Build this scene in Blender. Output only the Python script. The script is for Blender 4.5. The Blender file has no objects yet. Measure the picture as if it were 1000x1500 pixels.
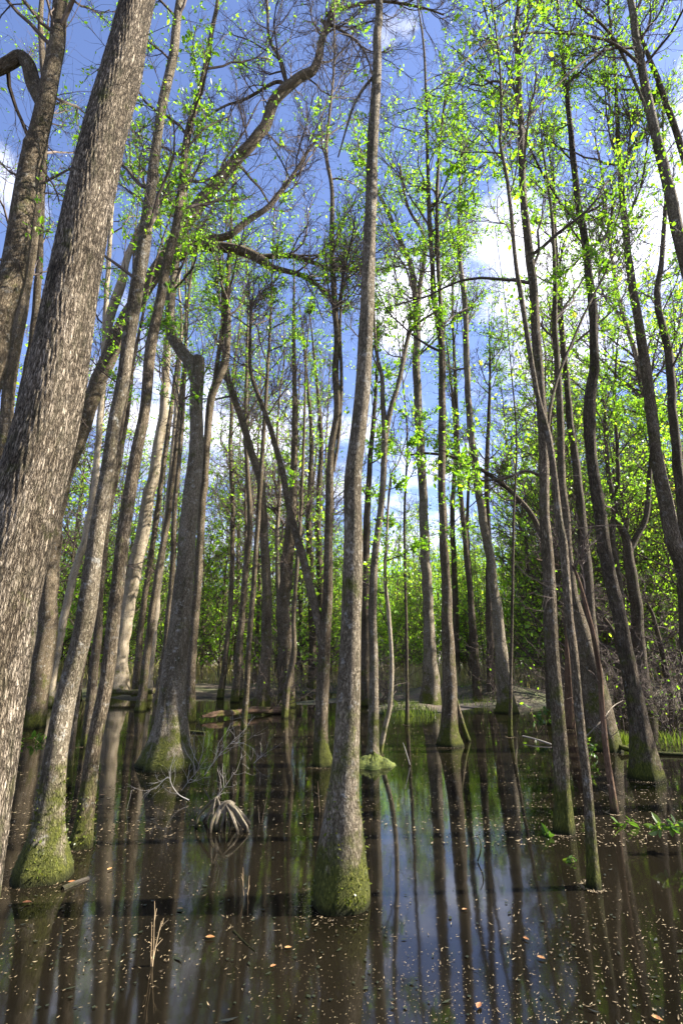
import bpy, math, random
import numpy as np
PI = math.pi
sc = bpy.context.scene
col = sc.collection
rad = math.radians

# ------------------------------------------------------------------ camera
F = 755.0; CAMZ = 1.6; PITCH = rad(15.9)
cd = bpy.data.cameras.new('camera'); cam = bpy.data.objects.new('camera', cd); col.objects.link(cam)
cd.sensor_fit = 'VERTICAL'; cd.sensor_height = 36.0; cd.sensor_width = 36.0; cd.lens = 36.0*F/1500.0
cd.clip_start = 0.05; cd.clip_end = 3000
cam.location = (0, 0, CAMZ); cam.rotation_euler = (PI/2+PITCH, 0, 0)
sc.camera = cam
CP, SP = math.cos(PITCH), math.sin(PITCH)

def ray(px, py):
    a = (px-500)/F; b = (750-py)/F
    return np.array([a, CP-b*SP, SP+b*CP])
def ground(px, py, z=0.0):
    d = ray(px, py); t = (z-CAMZ)/d[2]
    return np.array([d[0]*t, d[1]*t, z])
def on_plane(px, py, Y0, k=0.0):
    """point seen at (px,py) on the plane y = Y0 + k*z ; also its depth"""
    d = ray(px, py); t = (Y0+k*CAMZ)/(d[1]-k*d[2])
    return np.array([0, 0, CAMZ])+d*t, t

# ------------------------------------------------------------------ materials
def new_mat(name):
    m = bpy.data.materials.new(name); m.use_nodes = True
    nt = m.node_tree; nt.nodes.clear()
    out = nt.nodes.new('ShaderNodeOutputMaterial')
    return m, nt, out
class NT:
    def __init__(s, nt): s.nt = nt
    def n(s, typ, **kw):
        nd = s.nt.nodes.new(typ)
        for k, v in kw.items():
            if k.startswith('i_'):
                nd.inputs[k[2:].replace('_', ' ')].default_value = v
            else: setattr(nd, k, v)
        return nd
    def l(s, a, b): s.nt.links.new(a, b)
    def ramp(s, fac, stops, interp='LINEAR'):
        r = s.nt.nodes.new('ShaderNodeValToRGB'); r.color_ramp.interpolation = interp
        e = r.color_ramp.elements
        while len(e) < len(stops): e.new(0.5)
        for i, (p, c) in enumerate(stops):
            e[i].position = p; e[i].color = (c[0], c[1], c[2], 1) if not isinstance(c, (int, float)) else (c, c, c, 1)
        s.l(fac, r.inputs[0]); return r.outputs[0]
    def math(s, op, a, b=None, c=None, clamp=False):
        m = s.nt.nodes.new('ShaderNodeMath'); m.operation = op; m.use_clamp = clamp
        for i, v in enumerate((a, b, c)):
            if v is None: continue
            if isinstance(v, (int, float)): m.inputs[i].default_value = v
            else: s.l(v, m.inputs[i])
        return m.outputs[0]
    def mix(s, fac, a, b, blend='MIX'):
        m = s.nt.nodes.new('ShaderNodeMix'); m.data_type = 'RGBA'; m.blend_type = blend
        for i, v in ((0, fac), (6, a), (7, b)):
            if isinstance(v, (int, float)): m.inputs[i].default_value = v
            elif isinstance(v, tuple): m.inputs[i].default_value = (v[0], v[1], v[2], 1)
            else: s.l(v, m.inputs[i])
        return m.outputs[2]

def bark_mat(name, dark, mid, light, moss=1.0, furrow=1.0, fscale=26.0, stretch=0.22, lichen=0.5, bump=1.0):
    m, nt, out = new_mat(name); N = NT(nt)
    at = N.n('ShaderNodeAttribute', attribute_name='bc')
    mp = N.n('ShaderNodeMapping'); N.l(at.outputs['Vector'], mp.inputs['Vector'])
    mp.inputs['Scale'].default_value = (1, 1, stretch)
    rn1 = N.n('ShaderNodeTexNoise', i_Scale=fscale, i_Detail=4.0, i_Roughness=0.6, i_Distortion=0.35); N.l(mp.outputs[0], rn1.inputs['Vector'])
    rn2 = N.n('ShaderNodeTexNoise', i_Scale=fscale*1.7, i_Detail=3.0, i_Roughness=0.6, i_Distortion=0.6); N.l(mp.outputs[0], rn2.inputs['Vector'])
    rg1 = N.math('ABSOLUTE', N.math('SUBTRACT', rn1.outputs[0], 0.5)); rg2 = N.math('ABSOLUTE', N.math('SUBTRACT', rn2.outputs[0], 0.5))
    rmin = N.math('MINIMUM', rg1, N.math('MULTIPLY', rg2, 1.5))
    fine = N.n('ShaderNodeTexNoise', i_Scale=fscale*2.2, i_Detail=6.0, i_Roughness=0.7); N.l(mp.outputs[0], fine.inputs['Vector'])
    big = N.n('ShaderNodeTexNoise', i_Scale=2.3, i_Detail=5.0, i_Roughness=0.62); N.l(at.outputs['Vector'], big.inputs['Vector'])
    lic = N.n('ShaderNodeTexNoise', i_Scale=11.0, i_Detail=6.0, i_Roughness=0.75); N.l(at.outputs['Vector'], lic.inputs['Vector'])
    crack = N.ramp(rmin, [(0.0, 0.0), (0.035, 0.55), (0.10, 0.92), (0.2, 1.0)])
    tone = N.math('MULTIPLY_ADD', fine.outputs[0], 0.9, N.math('MULTIPLY', big.outputs[0], 0.35))
    tone = N.math('MULTIPLY_ADD', crack, 0.42*furrow, N.math('SUBTRACT', tone, 0.36*furrow))
    c = N.ramp(tone, [(0.12, dark), (0.45, mid), (0.85, light)])
    mac = N.n('ShaderNodeTexNoise', i_Scale=1.1, i_Detail=4.0, i_Roughness=0.55, i_Distortion=0.6); mp2 = N.n('ShaderNodeMapping'); N.l(at.outputs['Vector'], mp2.inputs['Vector']); mp2.inputs['Scale'].default_value = (4.0, 4.0, 0.8); mp2.inputs['Location'].default_value = (7, 3, 1); N.l(mp2.outputs[0], mac.inputs['Vector'])
    c = N.mix(1.0, c, N.ramp(mac.outputs[0], [(0.30, (0.50, 0.47, 0.40)), (0.5, (0.95, 0.93, 0.86)), (0.68, (1.22, 1.20, 1.16))]), 'MULTIPLY')
    stain = N.n('ShaderNodeTexNoise', i_Scale=5.0, i_Detail=5.0, i_Roughness=0.65); N.l(mp2.outputs[0], stain.inputs['Vector'])
    c = N.mix(N.ramp(stain.outputs[0], [(0.52, 0.0), (0.70, 0.6)]), c, (0.050, 0.050, 0.022))
    lm = N.ramp(lic.outputs[0], [(0.56, 0.0), (0.66, lichen)])
    c = N.mix(lm, c, (0.36, 0.35, 0.31))
    # moss: thick near the water, in patches above
    geo = N.n('ShaderNodeNewGeometry'); sep = N.n('ShaderNodeSeparateXYZ'); N.l(geo.outputs['Position'], sep.inputs[0])
    z = sep.outputs[2]
    mz = N.ramp(N.math('DIVIDE', z, 3.0), [(0.0, 0.76), (0.05, 0.52), (0.16, 0.27), (0.45, 0.17), (1.0, 0.13)])
    mn = N.n('ShaderNodeTexNoise', i_Scale=3.1, i_Detail=7.0, i_Roughness=0.68); N.l(at.outputs['Vector'], mn.inputs['Vector'])
    mm = N.ramp(N.math('ADD', N.math('MULTIPLY', mz, moss), N.math('MULTIPLY_ADD', mn.outputs[0], 1.7, -0.35)), [(0.78, 0.0), (1.10, 0.92)])
    mcol = N.ramp(fine.outputs[0], [(0.3, (0.018, 0.026, 0.004)), (0.55, (0.075, 0.085, 0.010)), (0.75, (0.19, 0.18, 0.022))])
    c = N.mix(mm, c, mcol)
    wet = N.ramp(N.math('ADD', z, N.math('MULTIPLY', mn.outputs[0], 0.08)), [(0.055, 0.25), (0.12, 1.0)])
    c = N.mix(1.0, c, wet, 'MULTIPLY')
    h = N.math('ADD', N.math('MULTIPLY', crack, 1.0*furrow), N.math('MULTIPLY', fine.outputs[0], 0.8))
    b = N.n('ShaderNodeBump', i_Strength=min(1.0, 0.9*bump), i_Distance=0.012*bump); N.l(h, b.inputs['Height'])
    p = N.n('ShaderNodeBsdfPrincipled', i_Roughness=0.9); p.inputs['Specular IOR Level'].default_value = 0.15
    N.l(c, p.inputs['Base Color']); N.l(b.outputs[0], p.inputs['Normal']); N.l(p.outputs[0], out.inputs[0])
    return m

M = {}
M['bark_ridge'] = bark_mat('ridged_bark', (0.022, 0.017, 0.011), (0.165, 0.132, 0.098), (0.50, 0.43, 0.35), moss=0.9, furrow=1.5, fscale=46, stretch=0.16, lichen=0.12, bump=2.2)
M['bark_grey'] = bark_mat('grey_bark', (0.030, 0.024, 0.016), (0.130, 0.106, 0.076), (0.36, 0.315, 0.245), moss=1.05, furrow=0.8, fscale=36, stretch=0.35, lichen=0.75, bump=1.4)
M['bark_brown'] = bark_mat('brown_bark', (0.024, 0.018, 0.011), (0.112, 0.086, 0.058), (0.29, 0.24, 0.175), moss=1.05, furrow=1.0, fscale=40, stretch=0.25, lichen=0.5, bump=1.4)
M['bark_dark_backlit'] = bark_mat('dark_backlit_bark', (0.017, 0.013, 0.009), (0.065, 0.050, 0.035), (0.18, 0.145, 0.108), moss=1.0, furrow=0.9, fscale=34, stretch=0.25, lichen=0.35, bump=1.4)  # darker bark tone, with the shade of backlit trunks put into its colour
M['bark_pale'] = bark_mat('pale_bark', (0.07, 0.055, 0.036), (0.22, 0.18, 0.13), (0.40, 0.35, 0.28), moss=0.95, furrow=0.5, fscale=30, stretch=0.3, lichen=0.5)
M['bark_dead'] = bark_mat('weathered_dead_wood', (0.035, 0.028, 0.02), (0.15, 0.125, 0.095), (0.38, 0.34, 0.28), moss=0.35, furrow=0.6, fscale=60, stretch=0.08, lichen=0.1)
M['bark_red'] = bark_mat('reddish_rotten_wood', (0.025, 0.015, 0.010), (0.10, 0.060, 0.040), (0.24, 0.155, 0.105), moss=0.5, furrow=0.7, fscale=50, stretch=0.08, lichen=0.15)

def twig_mat(name, c0, c1):
    m, nt, out = new_mat(name); N = NT(nt)
    at = N.n('ShaderNodeAttribute', attribute_name='rn')
    c = N.ramp(at.outputs['Fac'], [(0.0, c0), (1.0, c1)])
    p = N.n('ShaderNodeBsdfPrincipled', i_Roughness=0.85); p.inputs['Specular IOR Level'].default_value = 0.2
    N.l(c, p.inputs['Base Color']); N.l(p.outputs[0], out.inputs[0]); return m
M['twig'] = twig_mat('twig_bark', (0.045, 0.034, 0.026), (0.13, 0.10, 0.08))
M['twig_dead'] = twig_mat('bleached_twig', (0.15, 0.135, 0.115), (0.36, 0.33, 0.29))
M['stem'] = twig_mat('dry_stem', (0.16, 0.11, 0.06), (0.36, 0.27, 0.16))

def leaf_mat(name, stops, tl=0.55, gain=1.5):
    m, nt, out = new_mat(name); N = NT(nt)
    at = N.n('ShaderNodeAttribute', attribute_name='rn')
    c = N.ramp(at.outputs['Fac'], stops)
    d = N.n('ShaderNodeBsdfDiffuse'); N.l(c, d.inputs[0])
    t = N.n('ShaderNodeBsdfTranslucent'); N.l(N.mix(1.0, c, (gain*1.15, gain*1.1, gain*0.7), 'MULTIPLY'), t.inputs[0])
    g = N.n('ShaderNodeBsdfGlossy', i_Roughness=0.35); g.inputs[0].default_value = (0.5, 0.5, 0.5, 1)
    mx = N.n('ShaderNodeMixShader', i_Fac=tl); N.l(d.outputs[0], mx.inputs[1]); N.l(t.outputs[0], mx.inputs[2])
    m2 = N.n('ShaderNodeMixShader', i_Fac=0.05); N.l(mx.outputs[0], m2.inputs[1]); N.l(g.outputs[0], m2.inputs[2])
    N.l(m2.outputs[0], out.inputs[0]); return m
M['leaf'] = leaf_mat('spring_leaf', [(0.0, (0.06, 0.15, 0.008)), (0.45, (0.12, 0.25, 0.012)), (0.8, (0.155, 0.28, 0.015)), (1.0, (0.23, 0.26, 0.02))], gain=2.0, tl=0.6)
M['leaf_far'] = leaf_mat('woodland_leaf', [(0.0, (0.09, 0.19, 0.018)), (0.5, (0.16, 0.30, 0.024)), (0.85, (0.24, 0.34, 0.03)), (1.0, (0.32, 0.26, 0.05))], gain=2.3, tl=0.6)
M['leaf_dark'] = leaf_mat('evergreen_leaf', [(0.0, (0.02, 0.05, 0.008)), (0.6, (0.05, 0.11, 0.014)), (1.0, (0.10, 0.16, 0.02))], gain=1.3)
M['grass'] = leaf_mat('green_grass_blade', [(0.0, (0.04, 0.08, 0.010)), (1.0, (0.12, 0.16, 0.025))], gain=1.2)
M['moss_tuft'] = leaf_mat('moss_tuft', [(0.0, (0.03, 0.045, 0.006)), (0.6, (0.09, 0.11, 0.012)), (1.0, (0.17, 0.17, 0.025))], tl=0.25, gain=1.2)
M['reed'] = leaf_mat('dry_grass_blade', [(0.0, (0.18, 0.15, 0.07)), (0.5, (0.36, 0.31, 0.16)), (1.0, (0.30, 0.33, 0.10))], tl=0.4, gain=1.1)
def plain_attr(name, stops, rough=0.8):
    m, nt, out = new_mat(name); N = NT(nt)
    at = N.n('ShaderNodeAttribute', attribute_name='rn')
    p = N.n('ShaderNodeBsdfPrincipled', i_Roughness=rough)
    N.l(N.ramp(at.outputs['Fac'], stops), p.inputs['Base Color']); N.l(p.outputs[0], out.inputs[0]); return m
M['litter'] = plain_attr('floating_flecks', [(0.0, (0.05, 0.035, 0.018)), (0.5, (0.14, 0.10, 0.05)), (0.85, (0.20, 0.155, 0.08)), (1.0, (0.34, 0.28, 0.17))])
M['dead_leaf'] = plain_attr('orange_dead_leaf', [(0.0, (0.14, 0.05, 0.02)), (0.5, (0.24, 0.11, 0.035)), (1.0, (0.32, 0.20, 0.08))], 0.6)
M['wet_leaf'] = plain_attr('sodden_black_leaf', [(0.0, (0.006, 0.008, 0.005)), (1.0, (0.02, 0.025, 0.012))], 0.4)

# water : dark tannin pond, its murk lit by the sun
m, nt, out = new_mat('swamp_water'); N = NT(nt); M['water'] = m
tc = N.n('ShaderNodeTexCoord')
n1 = N.n('ShaderNodeTexNoise', i_Scale=0.55, i_Detail=5.0, i_Roughness=0.6); N.l(tc.outputs['Object'], n1.inputs['Vector'])
murk = N.ramp(n1.outputs[0], [(0.3, (0.0022, 0.0019, 0.0012)), (0.7, (0.0092, 0.0074, 0.0045))])
vo = N.n('ShaderNodeTexVoronoi', i_Scale=30.0); N.l(tc.outputs['Object'], vo.inputs['Vector'])
n2 = N.n('ShaderNodeTexNoise', i_Scale=0.9, i_Detail=4.0); N.l(tc.outputs['Object'], n2.inputs['Vector'])
spk = N.math('LESS_THAN', vo.outputs['Distance'], N.math('MULTIPLY_ADD', n2.outputs[0], 0.5, -0.10))
vc = N.n('ShaderNodeSeparateColor'); N.l(vo.outputs['Color'], vc.inputs[0])
spk = N.math('MULTIPLY', spk, N.math('GREATER_THAN', vc.outputs[0], 0.72))
colr = N.mix(N.math('MULTIPLY', spk, 0.55), murk, (0.09, 0.068, 0.04))
n3 = N.n('ShaderNodeTexNoise', i_Scale=2.5, i_Detail=3.0); N.l(tc.outputs['Object'], n3.inputs['Vector'])
bp = N.n('ShaderNodeBump', i_Strength=0.05, i_Distance=0.02); N.l(n3.outputs[0], bp.inputs['Height'])
p = N.n('ShaderNodeBsdfPrincipled', i_Roughness=0.055); p.inputs['IOR'].default_value = 1.45
N.l(colr, p.inputs['Base Color']); N.l(bp.outputs[0], p.inputs['Normal']); N.l(p.outputs[0], out.inputs[0])

# forest floor
m, nt, out = new_mat('forest_floor'); N = NT(nt); M['floor'] = m
tc = N.n('ShaderNodeTexCoord')
n1 = N.n('ShaderNodeTexNoise', i_Scale=6.0, i_Detail=9.0, i_Roughness=0.75); N.l(tc.outputs['Object'], n1.inputs['Vector'])
n2 = N.n('ShaderNodeTexNoise', i_Scale=0.35, i_Detail=5.0); N.l(tc.outputs['Object'], n2.inputs['Vector'])
c1 = N.ramp(n1.outputs[0], [(0.3, (0.03, 0.022, 0.016)), (0.5, (0.065, 0.048, 0.032)), (0.7, (0.15, 0.11, 0.075))])
c2 = N.ramp(n1.outputs[0], [(0.3, (0.02, 0.035, 0.006)), (0.7, (0.11, 0.13, 0.03))])
cc = N.mix(N.ramp(n2.outputs[0], [(0.48, 0.0), (0.62, 0.8)]), c1, c2)
geo = N.n('ShaderNodeNewGeometry'); sep = N.n('ShaderNodeSeparateXYZ'); N.l(geo.outputs['Position'], sep.inputs[0])
cc = N.mix(1.0, cc, N.ramp(sep.outputs[2], [(0.0, 0.25), (0.12, 1.0)]), 'MULTIPLY')
bp = N.n('ShaderNodeBump', i_Strength=0.8, i_Distance=0.06); N.l(n1.outputs[0], bp.inputs['Height'])
p = N.n('ShaderNodeBsdfPrincipled', i_Roughness=0.95)
N.l(cc, p.inputs['Base Color']); N.l(bp.outputs[0], p.inputs['Normal']); N.l(p.outputs[0], out.inputs[0])

# ------------------------------------------------------------------ mesh helpers
class MB:
    def __init__(s): s.V = []; s.F = []; s.B = []; s.R = []; s.n = 0; s.mats = []
    def add(s, V, F, mat, bc=None, rn=None):
        V = np.asarray(V, float).reshape(-1, 3); F = np.asarray(F, np.int64)
        if mat not in s.mats: s.mats.append(mat)
        s.V.append(V); s.F.append((F+s.n, s.mats.index(mat)))
        s.B.append(V if bc is None else np.asarray(bc).reshape(-1, 3))
        s.R.append(np.full(len(V), 0.5) if rn is None else np.asarray(rn).reshape(-1))
        s.n += len(V)
    def mesh(s, name, origin=(0, 0, 0), smooth=True):
        me = bpy.data.meshes.new(name)
        V = np.concatenate(s.V)-np.asarray(origin)
        me.vertices.add(len(V)); me.vertices.foreach_set('co', V.astype(np.float32).ravel())
        loops = np.concatenate([f.ravel() for f, _ in s.F]); me.loops.add(len(loops)); me.loops.foreach_set('vertex_index', loops.astype(np.int32))
        starts = []; mi = []; k = 0
        for f, i in s.F:
            starts.append(k+np.arange(len(f))*f.shape[1]); mi.append(np.full(len(f), i)); k += f.size
        starts = np.concatenate(starts); mi = np.concatenate(mi)
        me.polygons.add(len(starts)); me.polygons.foreach_set('loop_start', starts.astype(np.int32))
        me.polygons.foreach_set('material_index', mi.astype(np.int32))
        for m_ in s.mats: me.materials.append(m_)
        me.polygons.foreach_set('use_smooth', np.full(len(starts), smooth))
        a = me.attributes.new('bc', 'FLOAT_VECTOR', 'POINT'); a.data.foreach_set('vector', np.concatenate(s.B).astype(np.float32).ravel())
        a = me.attributes.new('rn', 'FLOAT', 'POINT'); a.data.foreach_set('value', np.concatenate(s.R).astype(np.float32))
        me.update(calc_edges=True)
        return me
    def build(s, name, parent=None, origin=(0, 0, 0), smooth=True):
        o = bpy.data.objects.new(name, s.mesh(name, origin, smooth)); col.objects.link(o)
        if parent is not None: o.parent = parent
        else: o.location = origin
        return o
def tag(o, label=None, cat=None, group=None, kind=None):
    for k, v in (('label', label), ('category', cat), ('group', group), ('kind', kind)):
        if v: o[k] = v
    return o
def empty(name, loc, label, cat, group=None):
    o = bpy.data.objects.new(name, None); col.objects.link(o); o.location = tuple(loc); o.empty_display_size = 0.2
    return tag(o, label, cat, group)

def nrm(a): return a/np.maximum(np.linalg.norm(a, axis=-1, keepdims=True), 1e-9)
def tubes(mb, P, R, k, mat, rn=None, rng=None):
    """M tubes of n rings, k sides each"""
    Mn, n, _ = P.shape
    T = nrm(np.gradient(P, axis=1))
    ref = np.where(np.abs(nrm(P[:, -1]-P[:, 0])[:, 2:3]) < 0.8, np.array([[0, 0, 1.0]]), np.array([[1.0, 0, 0]]))[:, None, :]
    A = nrm(np.cross(T, np.broadcast_to(ref, T.shape))); B = np.cross(T, A)
    th = np.arange(k)*2*PI/k
    off = A[:, :, None, :]*np.cos(th)[None, None, :, None]+B[:, :, None, :]*np.sin(th)[None, None, :, None]
    V = P[:, :, None, :]+off*R[:, :, None, None]
    i = (np.arange(Mn)*n*k)[:, None, None]+(np.arange(n-1)*k)[None, :, None]+np.arange(k)[None, None, :]
    j = (np.arange(Mn)*n*k)[:, None, None]+(np.arange(n-1)*k)[None, :, None]+((np.arange(k)+1) % k)[None, None, :]
    Fq = np.stack([i, j, j+k, i+k], -1).reshape(-1, 4)
    s = np.concatenate([np.zeros((Mn, 1)), np.cumsum(np.linalg.norm(np.diff(P, axis=1), axis=2), 1)], 1)
    bc = np.stack([np.broadcast_to(R[:, :, None]*np.cos(th), V.shape[:3]), np.broadcast_to(R[:, :, None]*np.sin(th), V.shape[:3]),
                   np.broadcast_to(s[:, :, None], V.shape[:3])], -1)
    r = np.repeat(rng.random(Mn) if rn is None else rn, n*k) if (rng is not None or rn is not None) else None
    mb.add(V, Fq, mat, bc, r)

def smooth_path(P, W, step):
    """Catmull-Rom through the points, resampled about every step metres"""
    P = np.asarray(P, float); W = np.asarray(W, float)
    Q = np.vstack([2*P[0]-P[1], P, 2*P[-1]-P[-2]]); outP = []; outW = []
    for i in range(len(P)-1):
        p0, p1, p2, p3 = Q[i:i+4]; L = np.linalg.norm(p2-p1); n = max(2, int(math.ceil(L/step)))
        t = (np.arange(n)/n)[:, None]
        outP.append(0.5*((2*p1)+(-p0+p2)*t+(2*p0-5*p1+4*p2-p3)*t**2+(-p0+3*p1-3*p2+p3)*t**3))
        outW.append(W[i]+(W[i+1]-W[i])*(np.arange(n)/n))
    outP.append(P[-1:]); outW.append(W[-1:])
    return np.concatenate(outP), np.concatenate(outW)

def bole(mb, P, R, k, mat, rng, flare=0.0, lump=0.035, knots=0, close_top=False, ridge=0.0):
    """one trunk or thick limb: irregular rings, root lobes near the water"""
    n = len(P); T = nrm(np.gradient(P, axis=0))
    ref = np.array([0, 1.0, 0]); A = nrm(np.cross(np.broadcast_to(ref, T.shape), T)); B = np.cross(T, A)
    th = np.arange(k)*2*PI/k
    s = np.concatenate([[0], np.cumsum(np.linalg.norm(np.diff(P, axis=0), axis=1))])
    rr = np.ones((n, k)); r0 = max(R[n//3], 0.02)
    for _ in range(7):
        kk = rng.integers(1, 4); fr = rng.uniform(0.4, 2.2)/(r0*6+0.25); ph = rng.uniform(0, 6.28, 2)
        rr += lump*0.6*np.cos(kk*th[None, :]+ph[0]+rng.uniform(-1, 1)*s[:, None])*np.sin(fr*s[:, None]*2*PI*0.35+ph[1])
    if flare > 0:
        kk = rng.integers(4, 7); ph = rng.uniform(0, 6.28)
        fall = np.exp(-np.maximum(P[:, 2], 0)/(2.6*R[0]+0.05))[:, None]
        rr += flare*fall*(0.5*np.cos(kk*th[None, :]+ph)+0.35*np.cos((kk-2)*th[None, :]+2.1*ph+s[:, None]*1.5))
    for _ in range(knots):
        s0 = rng.uniform(0.2, 0.95)*s[-1]; t0 = rng.uniform(0, 6.28); w = rng.uniform(0.35, 0.7)*r0
        dth = np.abs((th-t0+PI) % (2*PI)-PI)*r0
        rr += rng.uniform(0.10, 0.28)*np.exp(-((s[:, None]-s0)**2+dth[None, :]**2)/(w*w*0.5))
    if ridge > 0:
        kk = int(k/5)
        wob = 0.9*np.sin(s[:, None]*5.1+3*np.sin(th*3)[None, :])+0.7*np.sin(s[:, None]*11.3+th[None, :]*2)+0.5*np.sin(s[:, None]*23+th[None, :]*7)
        ra = np.abs(np.sin(kk*0.5*th[None, :]+wob))**0.6
        br = np.clip(0.75+0.5*np.sin(s[:, None]*31+9*np.sin(th*5)[None, :])+0.3*rng.random((n, k)), 0.2, 1.2)
        rr += ridge*(ra*br-0.6)/np.maximum(R[:, None], 0.03)
    V = P[:, None, :]+(A[:, None, :]*np.cos(th)[None, :, None]+B[:, None, :]*np.sin(th)[None, :, None])*(rr*R[:, None])[:, :, None]
    i = (np.arange(n-1)*k)[:, None]+np.arange(k)[None, :]; j = (np.arange(n-1)*k)[:, None]+((np.arange(k)+1) % k)[None, :]
    Fq = np.stack([i, j, j+k, i+k], -1).reshape(-1, 4)
    o = rng.uniform(0, 40, 3)
    bc = np.stack([np.broadcast_to(R[:, None]*np.cos(th), (n, k))+o[0], np.broadcast_to(R[:, None]*np.sin(th), (n, k))+o[1], np.broadcast_to(s[:, None], (n, k))+o[2]], -1)
    mb.add(V, Fq, mat, bc)
    if close_top:
        c = P[-1]+T[-1]*R[-1]*0.5
        mb.add(np.vstack([V[-1], c[None]]), np.stack([np.arange(k), (np.arange(k)+1) % k, np.full(k, k)], -1), mat)

def grow(rng, p0, d0, L, n, wander, up):
    P = [p0]; d = nrm(d0); st = (L/(n-1))[:, None]
    for _ in range(n-1):
        d = nrm(d+rng.normal(0, wander, d.shape)+np.array([0, 0, up])); P.append(P[-1]+d*st)
    return np.stack(P, 1)
def offshoots(rng, P, R, per, t0, t1, amin, amax, updamp=1.0):
    Mn, n, _ = P.shape
    t = rng.uniform(t0, t1, (Mn, per))*(n-1); i = np.minimum(t.astype(int), n-2); f = (t-i)[..., None]
    m = np.arange(Mn)[:, None]
    p = P[m, i]*(1-f)+P[m, i+1]*f; tg = nrm(P[m, i+1]-P[m, i]); r = R[m, i]*(1-f[..., 0])+R[m, i+1]*f[..., 0]
    rv = nrm(rng.normal(0, 1, p.shape)); perp = nrm(rv-(rv*tg).sum(-1, keepdims=True)*tg)
    a = rng.uniform(amin, amax, (Mn, per))[..., None]
    d = tg*np.cos(a)+perp*np.sin(a)
    return p.reshape(-1, 3), d.reshape(-1, 3), r.reshape(-1), (t/(n-1)).reshape(-1)

def leaves(mb, rng, P, size, mat, hexa=False, droop=0.0, bias=0.0):
    """one small leaf at each point"""
    n = len(P)
    if n == 0: return
    d = nrm(rng.normal(0, 1, (n, 3))+np.array([0, 0, -droop])); w = nrm(np.cross(d, rng.normal(0, 1, (n, 3)))); nn = np.cross(d, w)
    L = size*np.clip(rng.lognormal(-0.15, 0.38, (n, 1)), 0.35, 2.0); W = L*rng.uniform(0.22, 0.33, (n, 1))
    if hexa:
        V = np.stack([P, P+d*L*0.3+w*W*0.85+nn*L*0.06, P+d*L*0.65+w*W*0.8+nn*L*0.05, P+d*L-nn*L*0.05, P+d*L*0.65-w*W*0.8+nn*L*0.05, P+d*L*0.3-w*W*0.85+nn*L*0.06], 1)
        a = np.arange(n)[:, None]*6
        Fa = np.concatenate([a+np.array([[0, 3, 2, 1]]), a+np.array([[0, 5, 4, 3]])]); kk = 6
    else:
        V = np.stack([P, P+d*L*0.5+w*W*1.1, P+d*L, P+d*L*0.5-w*W*1.1], 1); a = np.arange(n)[:, None]*4; Fa = a+np.array([[0, 1, 2, 3]]); kk = 4
    r = np.clip(rng.beta(2, 2.4, n)+bias, 0, 1)
    mb.add(V, Fa, mat, None, np.repeat(r, kk))

def crown(rng, P, R, t0, n1, len1, twig=0.0035, n2=7, n3=6, lf=3, lsize=0.05, lmat='leaf', hexa=False, up=0.05, ang=(0.5, 1.15), t1=0.98, tmat='twig', mb=None, bias=0.0, bare=0.3):
    """limbs, branchlets and twigs with leaves, grown from the bole P,R"""
    mb = mb or MB(); tm = M[tmat]
    p, d, r, t = offshoots(rng, P[None], R[None], n1, t0, t1, *ang)
    L = len1*rng.uniform(0.45, 1.25, len(p))*(1.15-0.6*(t-t0)/(1.0-t0+1e-6))
    P1 = grow(rng, p, d, L, 9, 0.17, up)
    r1 = np.minimum(r*0.45, 0.006+0.011*L); R1 = r1[:, None]*np.linspace(1, 0.3, 9)[None]**1.0+twig*0.6
    tubes(mb, P1, R1, 5, tm, rng=rng)
    p, d, r, _ = offshoots(rng, P1, R1, n2, 0.15, 0.97, 0.4, 1.0)
    L2 = np.repeat(L, n2)*rng.uniform(0.22, 0.6, len(p)); P2 = grow(rng, p, d, L2, 6, 0.2, up*0.7)
    R2 = np.minimum(r*0.6, 0.4*twig+0.006*L2+twig*0.6)[:, None]*np.linspace(1, 0.4, 6)[None]+twig*0.3
    tubes(mb, P2, R2, 4, tm, rng=rng)
    p, d, r, _ = offshoots(rng, P2, R2, n3, 0.15, 1.0, 0.35, 0.95)
    L3 = np.repeat(L2, n3)*rng.uniform(0.25, 0.7, len(p)); P3 = grow(rng, p, d, L3, 4, 0.22, up*0.6)
    R3 = np.full((len(p), 1), twig)*np.linspace(1, 0.45, 4)[None]
    tubes(mb, P3, R3, 3, tm, rng=rng)
    if lf > 0:
        # leafing is patchy: whole limbs are still bare
        limb_on = rng.random(n1) > bare
        on = np.repeat(np.repeat(limb_on, n2), n3) & (rng.random(len(P3)) > 0.5)
        Q = P3[on]
        if len(Q):
            t = (1-rng.random((len(Q), lf))**1.6*0.8)*3; i = np.minimum(t.astype(int), 2); f = (t-i)[..., None]; mm = np.arange(len(Q))[:, None]
            lp = (Q[mm, i]*(1-f)+Q[mm, i+1]*f).reshape(-1, 3)
            leaves(mb, rng, lp+rng.normal(0, lsize*0.2, lp.shape), lsize, M[lmat], hexa, 0.3, bias)
    return mb
def sprouts(mb, rng, P, R, n, t0, t1, lsize, lmat='leaf', hexa=False, per=9):
    t = rng.uniform(t0, t1, n)*(len(P)-1); i = t.astype(int)
    a = rng.uniform(0, 6.28, n); dirs = np.stack([np.cos(a), np.sin(a), rng.uniform(0.1, 0.9, n)], 1)
    L = rng.uniform(2.5, 7, n)*lsize
    S = grow(rng, P[i]+dirs*R[i][:, None]*0.6, dirs, L, 4, 0.2, 0.03)
    tubes(mb, S, np.full((n, 4), 0.0025)*np.linspace(1, .5, 4)[None], 3, M['twig'], rng=rng)
    tt = rng.integers(1, 4, (n, per)); lp = S[np.arange(n)[:, None], tt].reshape(-1, 3)
    leaves(mb, rng, lp+rng.normal(0, lsize*0.7, lp.shape), lsize, M[lmat], hexa, 0.3, 0.1)

exec_data = {}
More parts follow.
